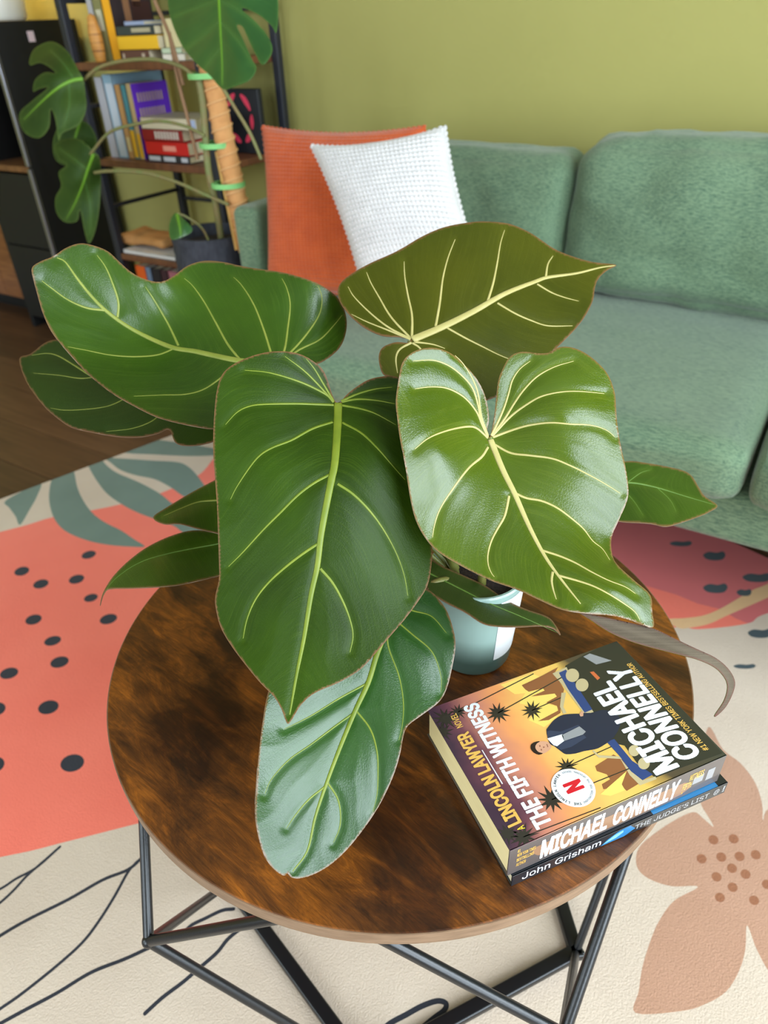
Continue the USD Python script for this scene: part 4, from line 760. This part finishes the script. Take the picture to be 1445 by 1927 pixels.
RUST = mat('pillow_rust', (184, 74, 18), 0.9, var=(196, 83, 24), scale=30, bump=0.8, bump_scale=340, sheen=0.3)
WHT = mat('pillow_white', (204, 200, 198), 0.92, var=(214, 210, 208), scale=30, bump=0.8, bump_scale=340, sheen=0.2)
def pc(px, w): q = on_w(np.array(px, float), w); return room(q[0], w, q[1])
pillow('rust_pillow', 'rust-orange ribbed cushion leaning at the left end of the sofa', [pc((494, 238), 1.46), pc((800, 238), 1.52), room(-.80, 1.40, .457), room(-1.185, 1.33, .457)], .13, RUST, 20, .0036, .6, 260, pinch=.13)
pillow('white_pillow', 'white nubby cushion leaning against the rust one', [pc((586, 274), 1.345), pc((837, 238), 1.40), pc((918, 545), 1.235), pc((688, 560), 1.195)], .11, WHT, 15, .0044, .7, 240, pinch=.17)

# ------------------------------------------------------------------ cabinet and lamp at the far left
BLACK = mat('black_lacquer', (11, 11, 12), 0.6); STEEL = mat('brushed_steel', (150, 150, 160), 0.3, metallic=0.9)
cs1, cw0, cz = -2.50, 1.665, 1.045
CAB = thing('black_cabinet', 'tall black cabinet with a steel corner strip beside the bookcase', 'cabinet', room(cs1 - .15, 1.83))
part(CAB, 'side_panel', rbox((cs1 - .02, cw0, 0.0), (cs1, 1.995, cz), .003, ROOM), BLACK)
part(CAB, 'side_panel', rbox((cs1 - .31, cw0, 0.0), (cs1 - .29, 1.995, cz), .003, ROOM), BLACK)
part(CAB, 'top', rbox((cs1 - .29, cw0, cz - .02), (cs1 - .02, 1.995, cz), .003, ROOM), BLACK)
part(CAB, 'back_panel', rbox((cs1 - .29, 1.98, .0), (cs1 - .02, 1.995, cz - .02), .002, ROOM), BLACK)
WBR = mat('cabinet_shelf_wood', (136, 92, 54), 0.5, var=(110, 72, 42), scale=14, stretch=(1, 8, 1))
part(CAB, 'shelf', rbox((cs1 - .29, cw0 + .01, .60), (cs1 - .02, 1.98, .62), .002, ROOM), WBR)
part(CAB, 'drawer', rbox((cs1 - .285, cw0 - .004, .05), (cs1 - .025, cw0 + .014, .335), .003, ROOM), BLACK)
part(CAB, 'drawer', rbox((cs1 - .285, cw0 - .004, .34), (cs1 - .025, cw0 + .014, .595), .003, ROOM), BLACK)
part(CAB, 'corner_strip', cat(rbox((cs1 - .012, cw0 - .014, .03), (cs1 + .006, cw0 - .0005, .618), .003, ROOM), rbox((cs1 - .012, cw0 - .014, .626), (cs1 + .006, cw0 - .0005, cz), .003, ROOM)), STEEL, label='vertical steel strip in two lengths')
part(CAB, 'sticker', rbox((cs1, 1.79, .985), (cs1 + .0012, 1.815, 1.015), .0004, ROOM), mat('sticker_pale', (232, 206, 214), 0.6), label='small pale sticker')
LP = room(-2.675, 1.83, cz)
LMP = thing('table_lamp', 'white lamp foot standing on the black cabinet at the top left corner', 'lamp', LP)
part(LMP, 'base', lathe([(0, 0), (.075, 0), (.085, .01), (.09, .06), (.075, .12), (.03, .18), (.012, .2), (.012, .3), (0, .3)], LP, 40), mat('ceramic_white', (232, 226, 212), 0.4), smooth=40)
sh = lathe([(.12, .26), (.15, .255), (.115, .48), (.113, .48), (.148, .258)], LP, 48)
part(LMP, 'shade', sh, usdkit.material(stage, '/World/Looks/lamp_shade', {'d': ('diffuse_bsdf', dict(color=lin((236, 222, 190)))), 't': ('translucent_bsdf', dict(color=lin((240, 214, 160)))), 'm': ('mix_closure', dict(fac=.5))}, [('d.BSDF', 'm.closure1'), ('t.BSDF', 'm.closure2')], surface='m.closure'), smooth=40)
part(LMP, 'bulb', trimesh.creation.icosphere(2, .03).apply_translation(LP + [0, 0, .36]), usdkit.material(stage, '/World/Looks/lamp_bulb', {'e': ('emission', dict(color=(1.0, .70, .30), strength=LAMP * 60))}, [], surface='e.emission'), smooth=True)

CUP = thing('wooden_cupboard', 'warm brown wooden cupboard at the left edge, beyond the black cabinet', 'cupboard', room(-3.07, 1.88))
CW = mat('cupboard_wood', (150, 96, 54), 0.5, var=(122, 74, 40), scale=10, stretch=(1, 1, 8))
part(CUP, 'body', rbox((-3.32, 1.775, .06), (-2.835, 2.0, .98), .004, ROOM), CW)
part(CUP, 'plinth', rbox((-3.30, 1.80, 0), (-2.86, 1.99, .06), .002, ROOM), BLACK)
for q0, q1 in ((-3.315, -3.08), (-3.075, -2.84)): part(CUP, 'door', rbox((q0, 1.757, .065), (q1, 1.775, .975), .004, ROOM), CW)
# ------------------------------------------------------------------ bookcase
bs0, bs1, bw0, bw1 = -2.115, -1.602, 1.65, 1.975
CASE = thing('bookcase', 'open bookcase of brown boards in a black metal frame, left of the sofa', 'bookcase', room((bs0 + bs1) / 2, (bw0 + bw1) / 2))
FRAME = mat('bookcase_metal', (30, 32, 40), 0.5); BOARD = mat('bookcase_board', (92, 54, 32), 0.5, var=(118, 72, 42), scale=10, stretch=(1, 9, 1))
for s in (bs0, bs1):
    for w in (bw0, bw1): part(CASE, 'post', rbox((s - .0125, w - .0125, .0082 if s == bs1 and w == bw0 else 0), (s + .0125, w + .0125, 1.56), .003, ROOM), FRAME)
SHZ = [.095, .379, .672, .931, 1.22, 1.50]
for z in SHZ: part(CASE, 'shelf_board', rbox((bs0 + .013, bw0 - .012, z - .02), (bs1 - .013, bw1 + .01, z), .003, ROOM), BOARD)
for z in (.49, 1.04):
    part(CASE, 'cross_bar', rbox((bs0 + .0125, bw1 - .006, z), (bs1 - .0125, bw1 + .006, z + .012), .002, ROOM), FRAME)
for z in (.24, .52, .81, 1.075):
    for s in ((bs0,) if z == .81 else (bs0, bs1)): part(CASE, 'side_bar', rbox((s - .006, bw0 + .0125, z), (s + .006, bw1 - .0125, z + .012), .002, ROOM), FRAME)

# ------------------------------------------------------------------ things on the bookcase
CREAMP = mat('shelf_pages', (216, 202, 168), 0.85, var=(226, 214, 184), scale=60)
def cmat(c, rough=.5): return mat('binding_%02x%02x%02x' % c, c, rough)
def shelf_book(label, s, w, z, dims, col, how='up', lean=0.0, yaw=0.0, group='books on the bookcase', marks=None, mark_col=(230, 226, 214), spine_only=True):
    """dims (thickness, depth, height) of an upright book; how: up (spine to the room), flat (lying, spine to the room), face (cover to the room); lean in radians turns it sideways"""
    th, dp, ht = dims; g = .0012; t = .0022
    body = [('pages', box((t, t, g * 2), (th - t, dp - .003, ht - g * 2)), CREAMP), ('cover', cat(box((0, 0, 0), (t * .8, dp, ht)), box((th - t * .8, 0, 0), (th, dp, ht)), box((0, 0, 0), (th, t * .8, ht))), cmat(col))]
    if marks:
        for a0, b0, a1, b1 in marks: body.append(('title_print', box((th * a0, -.0004, ht * b0), (th * a1, 0.0002, ht * b1)), cmat(mark_col)))
    if how == 'flat': M = np.array([[0, 0, 1, 0], [0, 1, 0, 0], [1, 0, 0, 0], [0, 0, 0, 1.0]])       # thickness up, height along s
    elif how == 'face': M = np.array([[0, 1, 0, 0], [-1, 0, 0, 0], [0, 0, 1, 0], [0, 0, 0, 1.0]])
    else: M = np.eye(4)
    c, s_ = math.cos(lean), math.sin(lean); Lm = np.array([[c, 0, s_, 0], [0, 1, 0, 0], [-s_, 0, c, 0], [0, 0, 0, 1.0]])
    cy, sy = math.cos(yaw), math.sin(yaw); Ym = np.array([[cy, -sy, 0, 0], [sy, cy, 0, 0], [0, 0, 1, 0], [0, 0, 0, 1.0]])
    full = Ym @ Lm @ M
    allv = np.concatenate([m.vertices for _, m, _ in body]); tv = allv @ full[:3, :3].T; off = np.array([s, w, z + .0006]) - [0, 0, tv[:, 2].min()]
    th_ = thing('shelf_book', label, 'book', room(s, w, z), group)
    for nm, m, mt in body:
        m = m.copy(); v = m.vertices @ full[:3, :3].T + off; m.vertices = v @ ROOM
        if m.volume < 0: m.invert()
        part(th_, nm, m, mt, smooth=False)
    return th_
sx = lambda x, y, w=1.67: on_w(np.array([x, y], float), w)[0]
sz = lambda x, y, w=1.67: on_w(np.array([x, y], float), w)[1]
z2_, z1_, z3_ = SHZ[2], SHZ[3], SHZ[1]
# upper shelf
def row(books, z, w, y, group, floor_y=None):
    """books side by side with their spines to the room: (label, x0, x1 on the photograph at height y, depth, height, colour, marks, mark colour)"""
    out = []
    for lab, x0, x1, dp, ht, col, mk, mc in books:
        a_, b_ = sx(x0, y, w), sx(x1, y, w); out.append((shelf_book(lab, a_, w, z, (b_ - a_ - .001, dp, ht), col, group=group, marks=mk, mark_col=mc or (0, 0, 0)), b_ - .001))
    return out
def side_cover(t, s, w, z, dp, ht, col, prints):
    """a printed cover on the right side of an upright book: prints (w0, z0, w1, z1 in shares, colour)"""
    part(t, 'side_cover', box((s, w, z + .0006), (s + .0008, w + dp, z + ht), ROOM), cmat(col), smooth=False, label='printed front cover')
    for k, (a0, b0, a1, b1, c) in enumerate(prints): part(t, 'cover_print', box((s + .0008, w + dp * a0, z + .0006 + ht * b0), (s + .0011, w + dp * a1, z + ht * b1), ROOM), cmat(c), smooth=False)
UP = 'books standing on the upper shelf'
rw = row([('thin pale grey book standing at the left end of the upper shelf', 184, 194, .15, .25, (176, 172, 172), None, None), ('olive book beside the thin pale grey one on the upper shelf', 195, 211, .15, .25, (128, 124, 78), [(.2, .3, .8, .5)], (190, 186, 160)),
          ('amber-spined book with a dark illustrated cover on the upper shelf', 212, 227, .15, .26, (236, 166, 26), None, None)], z1_, 1.68, 104, UP)
t_, s_ = rw[-1]
side_cover(t_, s_, 1.68, z1_, .15, .26, (48, 34, 40), [(.30, 0, .46, 1, (150, 104, 72)), (.5, .0, .98, .55, (60, 28, 28)), (.55, .5, .75, .66, (150, 104, 72)), (.62, .68, .98, 1, (130, 26, 30))])
zb = z1_
for (lab, x0, x1, th_, col, mk, mc) in [
    ('brown book lying lowest in the small pile on the upper shelf', 230, 282, .027, (98, 62, 52), [(.25, .05, .7, .12), (.25, .75, .7, .85)], (190, 170, 150)),
    ('yellow book lying in the middle of the small pile', 228, 303, .033, (232, 180, 34), None, None),
    ('dark book with pale title lying on the yellow one', 230, 300, .022, (48, 56, 54), [(.3, .4, .75, .9)], (170, 160, 130)),
    ('pale blue booklet on top of the small pile', 247, 283, .010, (150, 162, 190), None, None)]:
    a_, b_ = max(sx(x0, 90), s_ + .002), sx(x1, 90); shelf_book(lab, a_, 1.662, zb, (th_, .14, b_ - a_), col, 'flat', group='pile on the upper shelf', marks=mk, mark_col=mc or (0, 0, 0)); zb += th_ + .0007
WOODT = mat('turned_wood', (204, 144, 66), 0.55, var=(180, 120, 52), scale=30, stretch=(1, 1, 6))
fs = room(sx(186, 104, 1.655), 1.658, z1_ + .0006)
fg = thing('wooden_figure', 'slender tan wooden figure with ringed bands before the books', 'ornament', fs)
part(fg, 'body', lathe([(0, 0), (.014, 0), (.017, .02), (.019, .05), (.018, .075), (.014, .095), (.011, .11), (0, .118)], fs, 24), WOODT, smooth=True)
part(fg, 'band', cat(*[lathe([(.017, h), (.0195, h + .002), (.017, h + .004)], fs, 20) for h in (.025, .045, .065)]), cmat((120, 76, 36)), smooth=True)
a_, b_ = sx(276, 110), sx(347, 110)
r_a, r_b = sx(311, 110), sx(352, 110)
shelf_book('cream paperback lying lowest at the right of the upper shelf', r_a, 1.662, z1_, (.016, .14, r_b - r_a), (232, 222, 206), 'flat', group='pale pile on the upper shelf')
shelf_book('pale green paperback lying on the cream one', r_a, 1.662, z1_ + .0167, (.013, .14, r_b - r_a - .008), (190, 204, 174), 'flat', group='pale pile on the upper shelf')
shelf_book('beige block of a book standing on the pale pile', r_a, 1.68, z1_ + .0304, (r_b - r_a - .02, .10, .065), (214, 200, 152), group='pale pile on the upper shelf')
# middle shelf
MID = 'books standing on the middle shelf'
H_ = lambda x, y: sz(x, y, 1.68) - z2_
rw = row([('thin silver-grey book at the left end of the middle shelf', 208, 222, .15, H_(196, 146), (186, 184, 190), None, None), ('tall pale blue book on the middle shelf', 223, 240, .20, H_(210, 141), (150, 184, 206), [(.15, .02, .9, .9)], (206, 216, 230)),
          ('tan book on the middle shelf', 241, 251, .13, H_(229, 160), (198, 148, 92), [(.2, .1, .8, .3)], (226, 206, 150)), ('teal book with a yellow foot on the middle shelf', 252, 261, .13, H_(241, 160), (74, 140, 152), [(.05, .02, .95, .4)], (232, 178, 40)),
          ('book with cream spine and purple cover bearing two lines of gold lettering', 262, 271, .13, H_(251, 158), (206, 178, 130), [(.1, .02, .9, .35)], (236, 182, 40))], z2_, 1.68, 285, MID)
t_, s_ = rw[-1]; hp = H_(251, 158)
dpp = float(on_plane(np.array([319.0, 190.0]), SV * s_, SV) @ WV) - 1.68
side_cover(t_, s_, 1.68, z2_, dpp, hp, (104, 44, 200), [(.12 + .082 * k, r0, 0.12 + .082 * k + .038, r0 + .12, (204, 178, 130)) for r0 in (.76, .56) for k in range(9)])
zb = z2_
for lab, x0, x1, th_, col, mk, mc, dp in [
    ('black and white banded book lying lowest on the middle shelf', 273, 351, .020, (44, 42, 46), [(.2, .02, .8, .3), (.2, .38, .8, .66), (.2, .8, .8, .95)], (196, 196, 200), .15),
    ('bright red book lying on the middle shelf', 272, 351, .036, (200, 24, 20), [(.3, .42, .7, .72)], (236, 150, 130), .15),
    ('dark red book with big white letters lying on the bright red one', 270, 345, .031, (140, 20, 22), [(.2, .32 + .075 * k, .85, .32 + .075 * k + .05) for k in range(8)], (206, 200, 186), .15),
    ('cream paperback lying on the red books, its pages to the room', 272, 374, .030, (214, 202, 172), [(.1, .9, .9, .99)], (170, 184, 214), .14)]:
    a_, b_ = max(sx(x0, 260, 1.66), s_ + .003), sx(x1, 260, 1.66); shelf_book(lab, a_, 1.658, zb, (th_, dp, b_ - a_), col, 'flat', group='pile on the middle shelf', marks=mk, mark_col=mc or (0, 0, 0)); zb += th_ + .0007
# black picture with a red motif
ba, bb = sx(432, 240, 1.90), sx(500, 240, 1.90); bz = z2_ + .0006; bt = sz(460, 166, 1.90)
BP = thing('black_picture', 'black panel with broken rose-red arcs standing on the middle shelf', 'picture', room((ba + bb) / 2, 1.90, bz))
part(BP, 'panel', rbox((ba, 1.88, bz), (bb, 1.90, bt), .003, ROOM), cmat((22, 24, 30)))
ROSE = cmat((226, 60, 88)); cc = np.array([(ba * .55 + bb * .45), (bz * .45 + bt * .55)]); RR = (bb - ba) * .33
for a0, a1 in [(20, 75), (-25, 10), (-75, -35), (100, 150), (165, 205), (220, 262)]:
    t_ = np.radians(np.linspace(a0, a1, 9)); wd_ = .10 * np.sin(np.linspace(.35, 2.8, 9))
    q = np.concatenate([np.stack([cc[0] + RR * (1 + wd_) * np.cos(t_), cc[1] + 1.35 * RR * (1 + wd_) * np.sin(t_)], 1), np.stack([cc[0] + RR * (1 - 2 * wd_) * np.cos(t_), cc[1] + 1.35 * RR * (1 - 2 * wd_) * np.sin(t_)], 1)[::-1]])
    part(BP, 'printed_arc', extrude(Polygon(q).buffer(0), .0006, lambda v: room(v[:, 0], 1.8798 - v[:, 2], v[:, 1])), ROSE, smooth=False)
# lower shelf
LOW = 'books under the lower shelf board'
shelf_book('white magazine lying at the left of the lower shelf', max(sx(186, 465), bs0 + .018), 1.65, z3_, (.012, .2, .27), (214, 210, 206), 'flat', group='papers on the lower shelf')
bgp = room(sx(285, 470, 1.72), 1.75, z3_ + .0122); bag = cushion((sx(238, 460, 1.7), 1.67, z3_ + .0215), (sx(318, 460, 1.7), 1.80, z3_ + .054), .015, (.0, .0, .006), 21, .010)
solo('paper_bag', bag, mat('kraft_paper', (196, 142, 84), 0.8, var=(176, 124, 70), scale=20, bump=.6, bump_scale=60), 'crumpled tan paper bag lying on the white magazine', 'bag', smooth=True)
for lab, x0, x1, col in [('orange book standing under the lower shelf board', 246, 263, (226, 96, 28)), ('blue-grey book standing under the lower shelf board', 264, 273, (110, 126, 150)), ('black book standing under the lower shelf board', 275, 290, (34, 28, 32)), ('dark maroon book standing under the lower shelf board', 291, 303, (60, 30, 38)), ('mauve book standing rightmost under the lower shelf board', 305, 322, (160, 96, 104))]:
    a_, b_ = sx(x0 + 8, 520), sx(x1 + 8, 520); shelf_book(lab, a_, 1.68, SHZ[0], (b_ - a_, .15, .235), col, group=LOW)

# ------------------------------------------------------------------ monstera on its moss pole, in a woven basket
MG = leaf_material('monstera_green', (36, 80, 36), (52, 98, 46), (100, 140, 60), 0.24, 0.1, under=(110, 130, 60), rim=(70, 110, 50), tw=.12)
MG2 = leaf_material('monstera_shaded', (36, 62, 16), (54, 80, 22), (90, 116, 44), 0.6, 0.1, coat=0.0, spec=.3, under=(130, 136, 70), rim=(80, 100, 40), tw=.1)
MV = mat('monstera_vein', (100, 148, 36), 0.5); MLV = mat('monstera_side_vein', (62, 104, 44), 0.5)
MB = room(-1.495, 1.48, .0082)
MON = thing('potted_monstera', 'tall split-leaved plant tied to a coir pole in a dark woven basket beside the sofa', 'potted plant', MB)
BR, BH = .108, .535
bk = [(0, .0)] + [(BR - .02 + .02 * min(1, k / 8) + .0022 * (k % 2), .002 + k * (BH - .002) / 40) for k in range(41)] + [(BR - .012, BH), (BR - .014, BH - .04), (0, BH - .04)]
part(MON, 'basket', lathe(bk, MB, 72), mat('basket_weave', (38, 40, 48), 0.8, var=(56, 58, 66), scale=90, stretch=(1, 1, .4), bump=.6, bump_scale=240), smooth=50)
part(MON, 'soil', lathe([(0, BH - .0395), (BR - .0145, BH - .0395), (BR - .0145, BH - .03), (0, BH - .026)], MB, 40), mat('soil', (52, 38, 34)))
for k, (du, h) in enumerate([(0, .455), (.0, .43)]):
    aa = math.radians(-82); pz = MB + [(BR + .003) * math.cos(aa), (BR + .003) * math.sin(aa), h]
    part(MON, 'stitch', tube(np.array([pz + [-.008, 0, .008], pz + [.008, 0, .008], pz + [.008, 0, -.006], pz + [-.006, 0, -.006]]), .0016, 6), cmat((196, 164, 104)))
def mw(x, y, w): return pc((x, y), w)
PB = mw(458, 430, 1.46); PTOP = mw(392, 120, 1.46); PB2 = PB + (PB - PTOP) * .16
COIR = mat('coir', (196, 138, 84), 0.95, var=(214, 158, 100), scale=20, bump=.8, bump_scale=200)
part(MON, 'coir_pole', tube(np.linspace(PB2, PTOP, 60), .0245 + .0012 * np.sin(np.arange(60) * 1.9), 20), COIR, smooth=True)
ax_ = (PTOP - PB2) / np.linalg.norm(PTOP - PB2); uu = np.cross(ax_, [0, 1, 0]); uu /= np.linalg.norm(uu); vv = np.cross(ax_, uu)
tt = np.linspace(.12, 1, 400); an = tt * 2 * np.pi * 15
part(MON, 'rope_winding', tube(PB2 + (PTOP - PB2) * tt[:, None] + .0262 * (np.cos(an)[:, None] * uu + np.sin(an)[:, None] * vv), .0022, 5), mat('coir_rope', (222, 172, 116), .9), smooth=True)
part(MON, 'bamboo_stake', tube(np.stack([mw(446, 470, 1.44), mw(408, 285, 1.45)]), .0055, 10), mat('bamboo', (206, 160, 84), .6), smooth=True)
STEM = mat('monstera_stem', (112, 122, 70), .6, var=(130, 112, 72), scale=40)
part(MON, 'stem', tube(spline([mw(418, 460, 1.46), mw(405, 380, 1.44), mw(392, 320, 1.43), mw(386, 250, 1.43), mw(381, 190, 1.43), mw(372, 140, 1.43)], 8), .0085, 10), STEM, smooth=True)
for pts, r in [([(372, 150), (340, 125), (290, 112), (230, 115), (185, 128), (158, 150)], .0045), ([(385, 255), (350, 238), (300, 228), (250, 235), (205, 250), (170, 290)], .004), ([(430, 385), (390, 368), (330, 342), (270, 325), (205, 322), (178, 325)], .0045), ([(410, 150), (440, 200), (470, 250), (492, 300)], .004)]:
    part(MON, 'petiole', tube(spline([mw(x, y, 1.42) for x, y in pts], 8), r, 8), STEM, smooth=True)
for pts in [[(318, 60), (335, 150), (355, 230), (372, 300)], [(290, 0), (320, 70), (345, 160)]]:
    part(MON, 'aerial_root', tube(spline([mw(x, y, 1.43) for x, y in pts], 8), .0045, 8), mat('aerial_root', (140, 106, 76), .8), smooth=True)
TIE = mat('green_tie', (128, 196, 118), .6)
for y, x in ((142, 392), (272, 412), (347, 434)):
    c = mw(x, y, 1.455); b_ = lathe([(.027, -.005), (.034, -.006), (.0345, .006), (.0275, .005)], (0, 0, 0), 36); b_.vertices = b_.vertices * [1.25, 1.1, 1]; b_.apply_translation(c + [-.006, 0, 0]); part(MON, 'plant_tie', b_, TIE, label='green strap round the pole')
def dw(x, y, w): return float((mw(x, y, w) - CAM) @ CF)
def mono(outline, anchors, mid, lats, m, holes=(), **k):
    L = Leaf(outline, [(x, y, dw(x, y, w)) for x, y, w in anchors], mid, lats, quilt=.004, groove=.002, step=4.5, sag=30)
    return L.build(MON, m, MV, MLV, rib=.0045, vein=.0016, thick=.0012, **k)
# upper leaf, split at its right side
mono([(400, -60), (350, -50), (318, -30), (316, 10), (326, 50), (345, 90), (372, 122), (395, 142), (418, 167), (440, 163), (470, 150), (482, 128), (473, 110), (455, 70), (445, 48), (456, 50), (470, 80), (482, 105), (490, 120), (500, 118), (512, 95), (505, 70), (480, 40), (455, 18), (462, 16), (490, 30), (512, 50), (519, 62), (523, 30), (520, -10), (495, -45), (450, -60), (412, -50)],
     [(410, -50, 1.34), (418, 167, 1.22), (316, 10, 1.36), (520, 20, 1.30), (440, 60, 1.27), (360, 80, 1.30)], [(410, -50), (412, 0), (415, 60), (418, 120), (418, 160)], [[(411, 0), (370, 15), (330, 30)], [(413, 40), (380, 70), (350, 92)], [(412, 0), (450, 20), (500, 60)], [(414, 40), (450, 80), (478, 125)], [(416, 90), (395, 115), (385, 130)]], MG, label='large upper leaf with slits')
mono([(156, 148), (140, 118), (128, 98), (105, 80), (85, 80), (62, 95), (55, 122), (75, 118), (95, 128), (104, 138), (85, 136), (66, 150), (62, 172), (72, 168), (90, 165), (60, 190), (36, 215), (45, 248), (72, 260), (92, 240), (95, 205), (104, 225), (110, 265), (118, 250), (148, 235), (162, 205), (160, 170)],
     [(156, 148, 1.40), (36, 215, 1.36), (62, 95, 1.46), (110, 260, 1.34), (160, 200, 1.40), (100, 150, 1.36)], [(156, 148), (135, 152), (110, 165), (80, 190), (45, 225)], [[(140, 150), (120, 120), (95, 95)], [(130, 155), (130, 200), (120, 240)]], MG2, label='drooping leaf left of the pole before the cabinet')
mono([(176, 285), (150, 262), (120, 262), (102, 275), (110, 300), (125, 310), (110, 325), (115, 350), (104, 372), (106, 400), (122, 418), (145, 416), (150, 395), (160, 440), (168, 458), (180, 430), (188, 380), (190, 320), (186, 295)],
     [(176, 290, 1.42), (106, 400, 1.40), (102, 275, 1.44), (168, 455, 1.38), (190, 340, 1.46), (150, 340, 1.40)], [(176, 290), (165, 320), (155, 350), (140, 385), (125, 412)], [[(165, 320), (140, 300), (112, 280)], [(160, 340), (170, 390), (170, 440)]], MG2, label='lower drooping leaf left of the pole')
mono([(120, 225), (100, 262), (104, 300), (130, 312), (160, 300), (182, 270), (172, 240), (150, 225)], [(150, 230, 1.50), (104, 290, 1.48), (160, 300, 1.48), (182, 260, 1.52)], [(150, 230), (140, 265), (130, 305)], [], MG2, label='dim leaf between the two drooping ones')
mono([(325, 405), (318, 425), (322, 450), (345, 445), (362, 432), (345, 412), (333, 400)], [(335, 402, 1.34), (320, 440, 1.30), (362, 432, 1.32), (345, 425, 1.31)], [(333, 403), (338, 425), (340, 445)], [], MG, label='small bright young leaf above the basket')
part(MON, 'petiole', tube(spline([mw(400, 470, 1.42), mw(380, 430, 1.38), mw(350, 408, 1.35), mw(333, 402, 1.34)], 8), .003, 8), STEM, smooth=True)
